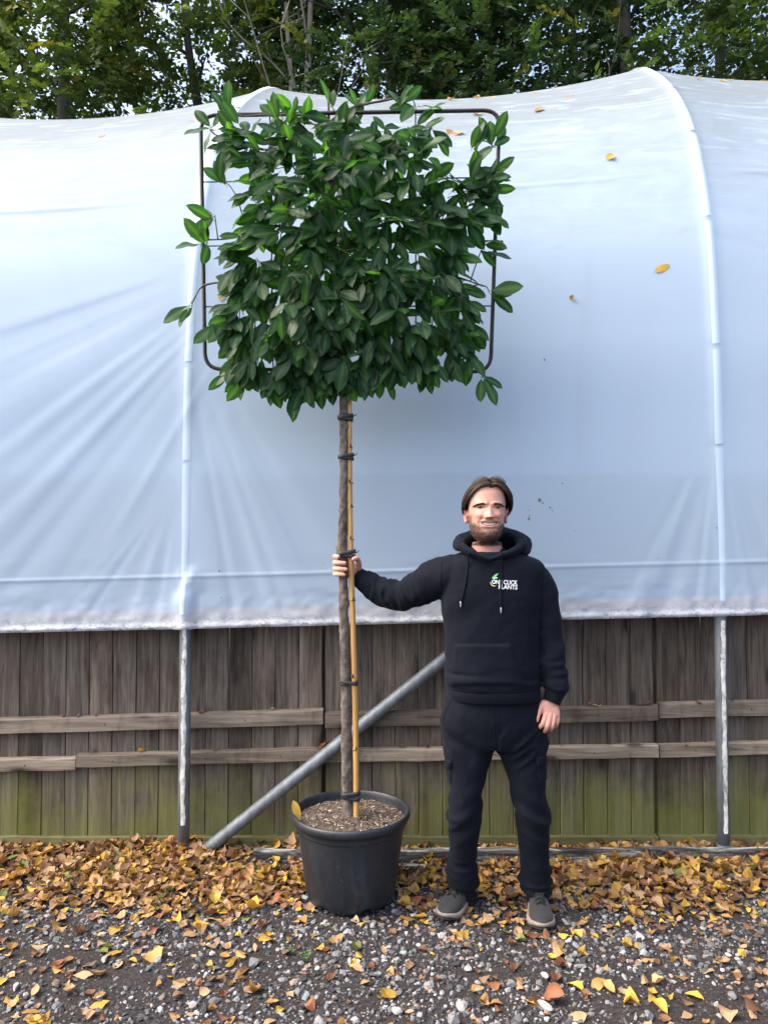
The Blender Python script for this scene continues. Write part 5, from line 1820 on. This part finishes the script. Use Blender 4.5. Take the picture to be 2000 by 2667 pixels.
# back of the head
aa, bb = np.meshgrid(np.linspace(0, math.pi, 30), np.linspace(-.9, 1.35, 26), indexing='ij')
bx = .084 * np.cos(aa) * np.cos(bb * .9).clip(.2); by = .02 + .098 * np.sin(aa) * np.cos(bb * .75).clip(.3); bz = .105 * np.sin(bb) + .0
mbk = MB().add(np.stack([bx.ravel(), by.ravel(), bz.ravel()], -1) + HC, grid_faces(30, 26), col=(.026, .017, .012))
sub('back_hair', mbk.mesh('back_hair'), HAIRM.m, cap)
mb = MB()
for k in range(1500):
    s = -1 if r.uniform() < .55 else 1
    a = -1 + 2 * r.uniform() ** 1.5
    lf = r.normal(-.012, .012) + .018 * math.sin(a * 34 + s * 2)
    f0, f1 = (r.uniform(0, .12), r.uniform(.75, 1.03)) if r.uniform() < .8 else (r.uniform(.1, .5), r.uniform(.7, 1.02))
    a2 = np.clip(a + r.normal(0, .05), -1, 1)
    pts = [hair_pt(s, np.clip(a + (a2 - a) * t_, -1.02, 1), t_, lf + .010 * math.sin(t_ * 5 + k)) for t_ in np.linspace(f0, f1, 9)]
    pts = np.array(pts) + r.normal(0, .0006, (9, 3)) + HC
    w = r.uniform(.0008, .0024)
    cc = np.array([.034, .022, .015]) * r.uniform(.5, 1.3)
    if r.uniform() < .36: cc = np.array([.105, .078, .056]) * r.uniform(.5, 1.3)
    v, q, t = tube(pts, np.array([.5, .9, 1, 1, 1, .95, .8, .55, .15]) * w, 4)
    f = np.linspace(0, 1, 9)
    sh = np.repeat(1.0 - .55 * np.linspace(0, 1, 9) ** 1.2, 4)
    kk_ = np.concatenate([np.repeat(1.15 - .85 * np.linspace(f0, f1, 9) ** 1.5, 4), [1, .3]])  # paler roots, darker ends: sky sheen and underside shade painted along each lock
    mb.add(v, q, t, col=cc[None] * kk_[:, None])
# a few flyaway hairs
for k in range(26):
    s = r.choice([-1, 1]); a = r.uniform(-1, .3)
    pts = np.array([hair_pt(s, a, t_, .01 + .09 * math.sin(math.pi * min(1, t_ * 1.6))) for t_ in np.linspace(0, .45, 7)]) + HC
    v, q, t = tube(pts, .00035, 3)
    mb.add(v, q, t, col=(.06, .04, .03))
o = sub('hair_strands', mb.mesh('hair_strands'), HAIRM.m, cap); o['kind'] = 'stuff'

# ---- sweatshirt
def cloth(name, col, sheen=.25, weave=900):
    m = NT(name)
    n1 = m.noise(m.coords(), 7, 5, .6); n2 = m.noise(m.coords(), weave, 2, .5)
    c_ = m.mix(n1, tuple(x * .75 for x in col), tuple(x * 1.35 for x in col))
    m.set(Base_Color=c_, Roughness=.85, Specular_IOR_Level=.16, Sheen_Weight=sheen, Sheen_Roughness=.5, Sheen_Tint=(.55, .65, .85))
    m.bump(m.math('ADD', n2, m.math('MULTIPLY', m.noise(m.coords(), 30, 4), 2.0)), .15, .004)
    return m.m
HOODIE = cloth('black_fleece', (.0030, .0046, .0098), .03)
KNIT = cloth('black_rib_knit', (.0027, .0041, .0086), .03)
K2 = 72
th = np.linspace(0, 2 * math.pi, K2, endpoint=False)
def srow(py, xl, xr, bf, bb_, cy=0.0, n_=2.5):
    p0, p1 = Q(xl, py, cy), Q(xr, py, cy)
    c_ = (p0 + p1) / 2; hw = (p1[0] - p0[0]) / 2
    e = 2 / n_
    x = c_[0] + hw * np.sign(np.cos(th)) * np.abs(np.cos(th)) ** e
    y = c_[1] + np.where(np.sin(th) < 0, bf, bb_) * np.sign(np.sin(th)) * np.abs(np.sin(th)) ** e
    return np.stack([x, y, np.full(K2, c_[2])], -1)
rows_ = [(1437, 1205, 1342, .080, .086), (1446, 1182, 1372, .096, .098), (1460, 1164, 1404, .105, .106), (1480, 1152, 1418, .114, .112), (1510, 1148, 1414, .122, .118), (1560, 1150, 1408, .130, .12), (1620, 1155, 1403, .132, .12),
         (1680, 1158, 1402, .134, .12), (1730, 1158, 1403, .138, .125), (1762, 1157, 1404, .142, .13), (1782, 1160, 1404, .141, .13), (1792, 1164, 1403, .136, .125), (1800, 1167, 1403, .133, .122), (1812, 1169, 1404, .132, .122), (1815, 1172, 1402, .128, .118)]
arr = np.array(rows_, float)
fine = spline(arr, 120)
rings = [srow(*f_) for f_ in fine]
hb = MB()
hb.add(*loft(rings))
def sleeve_wr(folds, base=.0016):
    def wr(s, a):
        o_ = base * np.sin(s * 55 + 1.7 * np.sin(a)) + base * .6 * np.sin(s * 120 + 2.2 * np.cos(a))
        for c_, wd, amp, fr, ph in folds:
            q_ = np.stack([(s * fr * .30 + .8 * np.cos(a + ph)).ravel(), (1.1 * np.cos(a)).ravel() + ph * 5, (1.1 * np.sin(a)).ravel()], -1)
            o_ = o_ + amp * np.exp(-((s - c_) / wd) ** 2) * (1 - 2.2 * np.abs(noise(q_, 1.0, 240 + int(fr)))).reshape(s.shape)
        return o_
    return wr
slL = [(1192, 1492, .0), (1162, 1500, .01), (1140, 1506, .025), (1100, 1528, .07), (1050, 1549, .12), (1000, 1541, .155), (960, 1520, .175), (944, 1509, .182)]
hb.add(*tube([Q(*p) for p in slL], [.080, .084, .083, .077, .064, .060, .054, .049], 40, 110, wr=sleeve_wr([(.24, .09, .0075, 120, 0), (.36, .07, .0080, 140, 1), (.12, .06, .004, 90, 0)])))
slR = [(1365, 1492, .0), (1390, 1511, .0), (1412, 1550, -.002), (1427, 1640, -.015), (1436, 1700, -.03), (1443, 1760, -.045), (1447, 1786, -.050), (1445, 1800, -.052)]
hb.add(*tube([Q(*p) for p in slR], [.070, .072, .065, .0555, .0545, .0535, .0525, .044], 40, 110, wr=sleeve_wr([(.42, .07, .0062, 115, 0), (.25, .10, .0040, 75, 1), (.50, .03, .005, 160, 0)])))
hm = remeshed('hoodie', np.concatenate(hb.v), [np.concatenate(a) for a in hb.f.values()], .0048, 9, .5)
V = get_v(hm); N = get_n(hm)
ppx = 1000 + V[:, 0] / V[:, 1] * FPX
zq = V[:, 2]
z_of = lambda py: Q(1280, py)[2]
# folds: soft horizontal slack above the hem, diagonal pulls from the raised arm
hw = np.exp(-((zq - z_of(1755)) / .05) ** 2)
d = hw * .0065 * noise(V * np.array([1.2, 1, 5.5]), 9, 201)
dg_ = np.stack([(V[:, 0] * .75 + zq * .66) * 3.2, (V[:, 0] * -.66 + zq * .75) * 13, V[:, 1] * 4], -1)
pull = np.exp(-((V[:, 0] - Q(1175, 1540)[0]) / .10) ** 2 - ((zq - z_of(1560)) / .13) ** 2)
d = d + pull * .0075 * noise(dg_, 1.0, 202)
pr = np.exp(-((V[:, 0] - Q(1385, 1560)[0]) / .07) ** 2 - ((zq - z_of(1570)) / .12) ** 2)
d = d + pr * .007 * noise(np.stack([(V[:, 0] * -.75 + zq * .66) * 3.2, (V[:, 0] * .66 + zq * .75) * 14, V[:, 1] * 4], -1), 1.0, 203)
d = d + .0018 * fbm(V, 13, 204) + .0010 * noise(V, 42, 205)
# armhole seams
set_v(hm, V + N * d[:, None])
hoodie = sub('hoodie', hm, HOODIE, person)
tag(hoodie, 'black hooded sweatshirt with a small green and white chest logo')
dg = bpy.context.evaluated_depsgraph_get()
hbvh = BVHTree.FromObject(hoodie, dg)
Z3 = np.zeros(3)

# cuffs and waistband
def cuff(pts, rad):
    v, q, t = tube([Q(*p) for p in pts], rad, 30, 16, wr=lambda s, a: .0007 * np.sin(a * 30))
    return MB().add(v, q, t).mesh('cuff')
sub('cuff', cuff([(950, 1514, .180), (941, 1508, .183), (933, 1502, .1855), (927, 1498, .187)], [.047, .0445, .041, .0385]), KNIT, hoodie)
sub('cuff', cuff([(1446, 1796, -.052), (1443, 1806, -.053), (1438, 1820, -.055), (1435, 1828, -.056)], [.045, .041, .037, .0355]), KNIT, hoodie)
wb = [srow(py, xl, xr, bf, bb_) for py, xl, xr, bf, bb_ in [(1789, 1165.5, 1403, .1375, .127), (1793, 1163, 1404.5, .1390, .128), (1803, 1165, 1404.5, .1370, .126), (1812, 1167, 1405.5, .1355, .125), (1816, 1169, 1404, .1330, .123)]]
wv, wq, wt = loft(wb, cap=False)
wv[:, 1] -= .0018 * np.abs(np.sin(wv[:, 0] * 420))
sub('waistband', MB().add(wv, wq).mesh('waistband'), KNIT, hoodie)

# hood: rolled collar round the neck with the folded hood behind
hp = [(1275, 1459, -.122), (1246, 1448, -.117), (1218, 1434, -.096), (1199, 1421, -.040), (1208, 1407, .040), (1242, 1398, .090), (1280, 1395, .100), (1322, 1396, .088), (1350, 1405, .036), (1358, 1422, -.036), (1336, 1437, -.094), (1304, 1448, -.117)]
hr = [(.010, .013), (.012, .015), (.015, .018), (.018, .022), (.026, .026), (.032, .030), (.034, .032), (.032, .030), (.026, .026), (.019, .022), (.015, .018), (.012, .015)]
pts = np.array([Q(*p) for p in hp]); hr = np.array(hr)
cl = spline(np.hstack([np.vstack([pts, pts[:1]]), np.vstack([hr, hr[:1]])]), 90)[:-1]
pc, rc = cl[:, :3], cl[:, 3:]
tn = np.roll(pc, -1, 0) - np.roll(pc, 1, 0); tn /= np.linalg.norm(tn, axis=1)[:, None]
cen = pc.mean(0)
xo = pc - cen; xo -= tn * (xo * tn).sum(1)[:, None]; xo /= np.linalg.norm(xo, axis=1)[:, None]
yo = np.cross(tn, xo)
aa = np.linspace(0, 2 * math.pi, 28, endpoint=False)
idx = np.arange(len(pc))
fold = 1 + .10 * np.sin(3 * aa)[None] + .05 * np.sin(idx * .5)[:, None]
ring = pc[:, None] + xo[:, None] * (np.cos(aa)[None] * fold * rc[:, :1])[..., None] + yo[:, None] * (np.sin(aa)[None] * fold * rc[:, 1:])[..., None]
hq = MB(); v, q, t = loft(ring, closed=True); hq.add(v, q)
# hood bag lying on the back and the outer rolls at both sides
hq.add(*tube([Q(1196, 1428, -.055), Q(1192, 1421, .0), Q(1206, 1408, .06), Q(1240, 1404, .11), Q(1282, 1402, .125), Q(1330, 1404, .11), Q(1362, 1412, .055), Q(1370, 1428, .0), Q(1366, 1440, -.05)],
             [(.016, .014), (.022, .020), (.034, .030), (.045, .045), (.05, .06), (.045, .045), (.034, .030), (.022, .020), (.014, .012)], 24, 60, dome=True))
hq.add(*tube([Q(1282, 1405, .11), Q(1282, 1440, .14), Q(1282, 1500, .135), Q(1282, 1530, .12)], [(.06, .04), (.11, .04), (.10, .03), (.04, .02)], 24, 30, dome=True))
hdm = remeshed('hood', np.concatenate(hq.v), [np.concatenate(a) for a in hq.f.values()], .0045, 3, .5)
V = get_v(hdm); set_v(hdm, V + get_n(hdm) * (.0025 * fbm(V, 22, 210))[:, None])
sub('hood', hdm, HOODIE, hoodie)
# crew-neck shirt showing at the throat
rg = []
for dz, a, yf, yb in ((-.206, .0640, -.046, .068), (-.209, .0680, -.052, .072), (-.218, .074, -.060, .078), (-.230, .084, -.070, .082), (-.245, .10, -.084, .085)):
    aa = np.linspace(0, 2 * math.pi, 48, endpoint=False)
    tilt = .044 * np.abs(np.cos(aa)) ** 1.5 + np.where(np.sin(aa) > 0, .05, 0) * np.abs(np.sin(aa))
    rg.append(np.stack([HC[0] + .005 + a * np.cos(aa), HC[1] + .012 + np.where(np.sin(aa) < 0, -yf, yb) * np.sin(aa), HC[2] + dz + tilt], -1))
v, q, t = loft(rg, cap=False)
sub('shirt_collar', MB().add(v, q).mesh('shirt_collar'), KNIT, person)

def hit(px, py, bvh=None, lift=0.0):
    h, n_ = cast(bvh or hbvh, Z3, px, py)
    if h is None or h[1] > DP + .14:      # just past the outline: take the nearest cloth instead
        loc, nr, _, _ = (bvh or hbvh).find_nearest(Vector(Q(px, py, 0).tolist()))
        h, n_ = np.array(loc), np.array(nr)
    return h + n_ * lift
# kangaroo pocket
def patch(corners, nu, nv, bvh, lift, rim=.08):
    TL, TR, BR, BL = [np.array(c_, float) for c_ in corners]
    out = []
    for i in range(nv):
        f = i / (nv - 1)
        for j in range(nu):
            g_ = j / (nu - 1)
            p = (TL * (1 - g_) + TR * g_) * (1 - f) + (BL * (1 - g_) + BR * g_) * f
            e = min(f, 1 - f, g_, 1 - g_)
            out.append(hit(p[0], p[1], bvh, lift * min(1, .15 + e / rim)))
    return np.array(out)
me = mk_mesh('pocket', patch([(1180, 1676), (1332, 1676), (1372, 1786), (1166, 1786)], 46, 34, hbvh, .007), grid_faces(34, 46))
sub('pocket', me, HOODIE, hoodie)
# drawcords
for pts in ([(1220, 1439), (1219, 1470), (1214, 1510), (1207, 1545), (1200, 1570)], [(1307, 1438), (1305, 1480), (1303, 1525), (1303, 1560), (1304, 1586)]):
    pth = np.array([hit(a, b, None, .0045) for a, b in pts])
    pth[0] = Q(pts[0][0], pts[0][1], -.128)
    v, q, t = tube(pth, .0030, 8, 60)
    dc = sub('drawcord', MB().add(v, q, t).mesh('drawcord'), KNIT, hoodie)
    e = pth[-1]
    v, q, t = tube([e + [0, 0, .004], e + [0, -.001, -.005], e + [0, -.001, -.014]], [.0034, .0034, .0032], 8, dome=True)
    sub('cord_tip', MB().add(v, q, t).mesh('cord_tip'), plain('metal_tip', (.35, .36, .38), .4, .1, 30, 0, .6), dc)
# seams at the armholes
for pts in ([(1150, 1462), (1149, 1490), (1147, 1520), (1148, 1550)], [(1404, 1482), (1394, 1505), (1388, 1540), (1387, 1572)]):
    pth = np.array([hit(a, b, None, .0006) for a, b in spline(np.array(pts, float), 14)])
    v, q, t = tube(pth, .0016, 6, 40)
    sub('seam', MB().add(v, q, t).mesh('seam'), KNIT, hoodie)

# chest logo: lettering, leaf and arc stitched on the cloth
def flat(name, tri_v, tri_f, m_, parent, lift=.0016):
    """2-D outline in photo pixels laid on the sweatshirt"""
    return sub(name, mk_mesh(name, np.array([hit(a, b, None, lift) for a, b in tri_v]), tri_f, False), m_, parent)
WHT = plain('white_print', (.80, .82, .84), .6, .03, 30, 0)
GRN = plain('green_print', (.16, .55, .20), .6, .25, 400, 0)
LIM = plain('lime_print', (.66, .74, .26), .6, .1, 60, 0)
for name, body_, cx_, cy_, wd in (('logo_lettering', 'ONE CLICK', 1280.3, 1520.3, 66.5), ('logo_lettering', 'PLANTS', 1297.6, 1533.2, 49.0)):
    cu = bpy.data.curves.new('txt', 'FONT'); cu.body = body_; cu.size = 1; cu.offset = .022; cu.resolution_u = 3; cu.shear = .06
    to = bpy.data.objects.new('txt', cu); COL.objects.link(to)
    dg = bpy.context.evaluated_depsgraph_get()
    tm = bpy.data.meshes.new_from_object(to.evaluated_get(dg))
    bpy.data.objects.remove(to)
    tv = get_v(tm)
    fs = [tuple(p.vertices) for p in tm.polygons]
    w0, w1 = tv[:, 0].min(), tv[:, 0].max()
    h1 = tv[:, 1].max()
    xx = (tv[:, 0] - w0) / (w1 - w0) * wd
    yy = tv[:, 1] / h1 * 11.0
    P2 = np.stack([cx_ + xx, cy_ - yy + xx * .042], -1)
    wv_ = np.array([hit(a, b, None, .0018) for a, b in P2])
    me = bpy.data.meshes.new(name); me.from_pydata([tuple(p) for p in wv_], [], fs)
    sub(name, me, WHT, hoodie)
f = np.linspace(0, 1, 12)
up_ = np.stack([1280 + 18 * f, 1507 - 13 * f ** .8 - 3.2 * np.sin(math.pi * f)], -1); lo_ = np.stack([1280 + 18 * f, 1507 - 13 * f ** .9 + 4.2 * np.sin(math.pi * f) ** .8 * (1 - .3 * f)], -1)
flat('logo_leaf', np.vstack([up_, lo_]), grid_faces(2, 12), GRN, hoodie)
up_ = np.stack([1280 + 16 * f, 1506.5 - 2.5 * f - 1.2 * np.sin(math.pi * f)], -1); lo_ = np.stack([1280 + 16 * f, 1506.5 - 1.5 * f + 1.8 * np.sin(math.pi * f)], -1)
flat('logo_leaf', np.vstack([up_, lo_]), grid_faces(2, 12), plain('pale_green_print', (.42, .75, .50), .6, .1, 40, 0), hoodie)
a_ = np.linspace(3.35, 1.15, 18)
wth = 1.6 * np.sin(np.linspace(.25, math.pi - .25, 18))
o1 = np.stack([1287 + (10 + wth * .5) * np.cos(a_), 1516.5 + (10 + wth * .5) * np.sin(a_)], -1); o2 = np.stack([1287 + (10 - wth * .7) * np.cos(a_), 1516.5 + (10 - wth * .7) * np.sin(a_)], -1)
flat('logo_arc', np.vstack([o1, o2]), grid_faces(2, 18), LIM, hoodie)

# ---- trousers
TROU = cloth('navy_black_cotton', (.0026, .0040, .0090), .03)
tb = MB()
prow = [(1796, 1172, 1399, .118, .115), (1815, 1164, 1405, .124, .12), (1850, 1153, 1412, .128, .125), (1880, 1146, 1418, .126, .125), (1905, 1152, 1420, .120, .120), (1925, 1156, 1421, .112, .115), (1938, 1160, 1418, .100, .105)]
rings = [srow(*f_, cy=.005) for f_ in spline(np.array(prow, float), 40)]
tb.add(*loft(rings))
def leg(rows__, dys, seed, kfold):
    rr_ = np.random.default_rng(seed)
    a = np.array([(py, xl, xr, b, dy) for (py, xl, xr, b), dy in zip(rows__, dys)], float)
    fs_ = spline(a, 130)
    rings = []
    for py, xl, xr, b, dy in fs_:
        g_ = srow(py, xl, xr, b, b, cy=dy, n_=2.2)
        rings.append(g_)
    return loft(rings)
tb.add(*leg([(1890, 1156, 1284, .100), (1935, 1157, 1284, .096), (1980, 1160, 1274, .090), (2010, 1166, 1266, .086), (2050, 1172, 1258, .080), (2090, 1169, 1252, .076), (2130, 1166, 1247, .074), (2200, 1170, 1243, .070), (2255, 1166, 1239, .066), (2285, 1170, 1240, .064), (2309, 1176, 1242, .062)],
            [.005, .002, -.002, -.006, -.012, -.016, -.008, .020, .045, .058, .066], 1, 0))
tb.add(*leg([(1890, 1288, 1420, .100), (1935, 1289, 1421, .096), (1980, 1307, 1421, .090), (2010, 1318, 1422, .086), (2055, 1332, 1417, .080), (2095, 1341, 1421, .077), (2130, 1348, 1426, .075), (2200, 1351, 1427, .071), (2255, 1358, 1430, .066), (2290, 1356, 1430, .064), (2321, 1366, 1428, .062)],
            [.005, .002, -.002, -.006, -.014, -.018, -.012, .010, .024, .034, .040], 2, 0))
tm_ = remeshed('trousers', np.concatenate(tb.v), [np.concatenate(a) for a in tb.f.values()], .0048, 5, .5)
V = get_v(tm_); N = get_n(tm_)
zq = V[:, 2]
z_of2 = lambda py: Q(1280, py)[2]
kn = np.exp(-((zq - z_of2(2110)) / .10) ** 2)
an = 1 - sstep(z_of2(2300), z_of2(2215), zq)
cr = np.exp(-((zq - z_of2(1935)) / .07) ** 2)
def ridge(nv): return 1 - np.abs(nv) * 2
sgn = np.sign(V[:, 0] - Q(1290, 2000)[0])
dq = np.stack([V[:, 0] * 5, (zq + sgn * V[:, 0] * .55) * 22, V[:, 1] * 6], -1)
d = kn * .013 * ridge(noise(dq, 1, 221)) + an * .015 * ridge(noise(np.stack([V[:, 0] * 6, zq * 30, V[:, 1] * 7], -1), 1, 222)) + cr * .009 * ridge(noise(np.stack([V[:, 0] * 9 * sgn, (zq - sgn * V[:, 0] * .8) * 20, V[:, 1] * 5], -1), 1, 223))
d = d + .0022 * fbm(V * np.array([1, 1, .8]), 15, 224) + .0010 * noise(V, 45, 225)
d = d * (zq < z_of2(1815))
set_v(tm_, V + N * d[:, None])
trou = sub('trousers', tm_, TROU, person)
dg = bpy.context.evaluated_depsgraph_get()
tbvh = BVHTree.FromObject(trou, dg)
# cargo pockets with flaps, on the outer thighs
for cs, fl in (([(1159, 1978), (1176, 1984), (1176, 2040), (1166, 2046)], None), ([(1396, 1974), (1422, 1968), (1424, 2035), (1404, 2046)], None)):
    me = mk_mesh('cargo_pocket', patch(cs, 10, 18, tbvh, .005, .15), grid_faces(18, 10))
    cp = sub('cargo_pocket', me, TROU, trou)
    TLc, TRc, BRc, BLc = [np.array(c_, float) for c_ in cs]
    fc = [TLc + [-1, -2], TRc + [1, -2], TRc * .7 + BRc * .3 + [1, 0], TLc * .7 + BLc * .3 + [-1, 4]]
    me = mk_mesh('pocket_flap', patch(fc, 10, 8, tbvh, .009, .15), grid_faces(8, 10))
    sub('pocket_flap', me, TROU, cp)
# slant pocket edges at the hips, fly seam
for pts in ([(1176, 1822), (1162, 1850), (1152, 1885)], [(1392, 1822), (1404, 1850), (1412, 1880)], [(1285, 1820), (1286, 1870), (1287, 1920)]):
    pth = np.array([hit(a, b, tbvh, .0008) for a, b in spline(np.array(pts, float), 12)])
    v, q, t = tube(pth, .0016, 6, 30)
    sub('seam', MB().add(v, q, t).mesh('seam'), TROU, trou)

# ---- shoes
m = NT('charcoal_mesh_fabric')
n1 = m.noise(m.coords(), 60, 5, .7); n2 = m.noise(m.coords(), 700, 2, .5)
m.set(Base_Color=m.ramp(n1, [(.3, (.006, .007, .008)), (.6, (.013, .014, .016)), (.8, (.034, .033, .032))]), Roughness=.8, Sheen_Weight=.15)
m.bump(n2, .3, .002)
SHOE = m.m
SOLE = plain('dusty_beige_foam', (.21, .175, .145), .75, .3, 30, .2)
OUT = plain('black_rubber_sole', (.02, .02, .02), .8, .3, 30, .2)
LACE = plain('black_lace', (.004, .004, .005), .7, .3, 60, .1)
def shoe(toe, heel, label):
    toe, heel = np.array(toe, float), np.array(heel, float)
    ax = toe - heel; L = np.linalg.norm(ax); ax /= L
    si = np.array([-ax[1], ax[0]])                     # to the side
    def pt(t, u, z): 
        c_ = heel + ax * L * t + si * u
        return (c_[0], c_[1], z)
    ts = np.array([0, .02, .06, .14, .26, .40, .55, .68, .80, .90, .96, .99, 1.0])
    hwd = np.array([.006, .018, .027, .034, .036, .0365, .042, .0475, .047, .038, .026, .014, .004]) * 1.06
    toph = np.array([.070, .088, .098, .108, .108, .102, .088, .074, .062, .053, .046, .040, .034])
    tf = np.linspace(0, 1, 44)
    hw_ = np.interp(tf, ts, hwd); tph = np.interp(tf, ts, toph)
    k_ = np.ones(7) / 7
    hw_ = np.concatenate([hw_[:2], np.convolve(np.pad(hw_, 3, 'edge'), k_, 'valid')[2:-2], hw_[-2:]])
    tph = np.convolve(np.pad(tph, 3, 'edge'), k_, 'valid')
    root = empty('shoe', (heel[0], heel[1], 0))
    root.parent = person
    root['label'] = label
    # upper
    rg = []
    aa = np.linspace(-.12 * math.pi, 1.12 * math.pi, 25)
    for t_, w_, h_ in zip(tf, hw_, tph):
        z0 = .030 + .004 * (t_ > .9)
        e = .72
        rg.append([pt(t_, w_ * .95 * np.sign(math.cos(a)) * abs(math.cos(a)) ** e * (1 - .42 * max(0, math.sin(a)) ** 2 * (1 if t_ < .6 else .55)), z0 + (h_ - z0) * np.sign(math.sin(a)) * abs(math.sin(a)) ** .85) for a in aa])
    v, q, t = loft(np.array(rg))
    up = sub('upper', MB().add(v, q, t).mesh('upper'), SHOE, root)
    # midsole and outsole
    for nm, z0, z1, gw, mm in (('midsole', .008, .029, 1.06, SOLE), ('outsole', .0, .010, 1.03, OUT)):
        rg = []
        for t_, w_ in zip(tf, hw_):
            lift = .016 * sstep(.80, 1.0, t_) + .008 * (1 - sstep(0, .12, t_))
            g_ = w_ * gw + .002
            te = -.012 + 1.03 * t_
            zt = z1 + lift * .5 + (.008 * (1 - sstep(.1, .5, t_)) if nm == 'midsole' else 0)
            rg.append([pt(te, -g_, z0 + lift), pt(te, -g_ * 1.03, (z0 + zt) / 2 + lift * .5), pt(te, -g_ * .97, zt), pt(te, g_ * .97, zt), pt(te, g_ * 1.03, (z0 + zt) / 2 + lift * .5), pt(te, g_, z0 + lift)])
        v, q, t = loft(np.array(rg))
        sub(nm, MB().add(v, q, t).mesh(nm), mm, root)
    # tongue, laces, pull tab
    tops = lambda t_: float(np.interp(t_, tf, tph))
    v, q, t = tube([pt(.72, 0, tops(.72) - .004), pt(.58, 0, tops(.58) + .001), pt(.46, 0, tops(.46) + .002), pt(.34, 0, tops(.34) + .010), pt(.27, 0, tops(.27) + .024)], [(.012, .004), (.016, .005), (.019, .006), (.021, .007), (.019, .005)], 14, 24, dome=True)
    sub('tongue', MB().add(v, q, t).mesh('tongue'), SHOE, root)
    for k in range(5):
        t_ = .70 - .062 * k
        w_ = .017 + .002 * k
        zt = tops(t_) + .0055
        v, q, t = tube([pt(t_ + .01, -w_, zt - .007), pt(t_, -w_ * .5, zt + .001), pt(t_ - .006, 0, zt + .004), pt(t_ + .004, w_ * .5, zt + .001), pt(t_ + .012, w_, zt - .007)], [(.0042, .0030)] * 5, 6, 16)
        sub('lace', MB().add(v, q, t).mesh('lace'), LACE, root)
    # dark collar opening padding
    rr_ = []
    for a in np.linspace(0, 2 * math.pi, 24, endpoint=False):
        rr_.append(pt(.17 + .155 * math.cos(a), .030 * math.sin(a), .104 + .010 * math.cos(a) * (1 if math.cos(a) > 0 else -.4)))
    pc_ = np.array(rr_); v, q, t = tube(np.vstack([pc_, pc_[:1]]), .007, 8)
    sub('collar', MB().add(v, q, t).mesh('collar'), SHOE, root)
    v, q, t = tube([pt(.27, 0, tops(.27) + .016), pt(.262, 0, tops(.27) + .032), pt(.252, 0, tops(.27) + .036)], [(.007, .0015)] * 3, 8)
    sub('pull_tab', MB().add(v, q, t).mesh('pull_tab'), LACE, root)
    return root
SOCK = cloth('black_sock', (.006, .006, .007), .05)
for pts in ([(1208, 2285, .055), (1211, 2310, .062), (1216, 2345, .068)], [(1395, 2295, .032), (1396, 2320, .038), (1398, 2355, .042)]):
    v, q, t = tube([Q(*p) for p in pts], [.044, .042, .046], 18, 10)
    sub('sock', MB().add(v, q, t).mesh('sock'), SOCK, person)
gt = G(1152, 2402)[:2]; gh = gt + np.array([.142, .240])
shoe(gt, gh, 'charcoal running shoe with dusty beige sole, turned outwards next to the pot')
gt = G(1413, 2430)[:2]; gh = gt + np.array([.030, .275])
shoe(gt, gh, 'charcoal running shoe with dusty beige sole, pointing straight ahead')
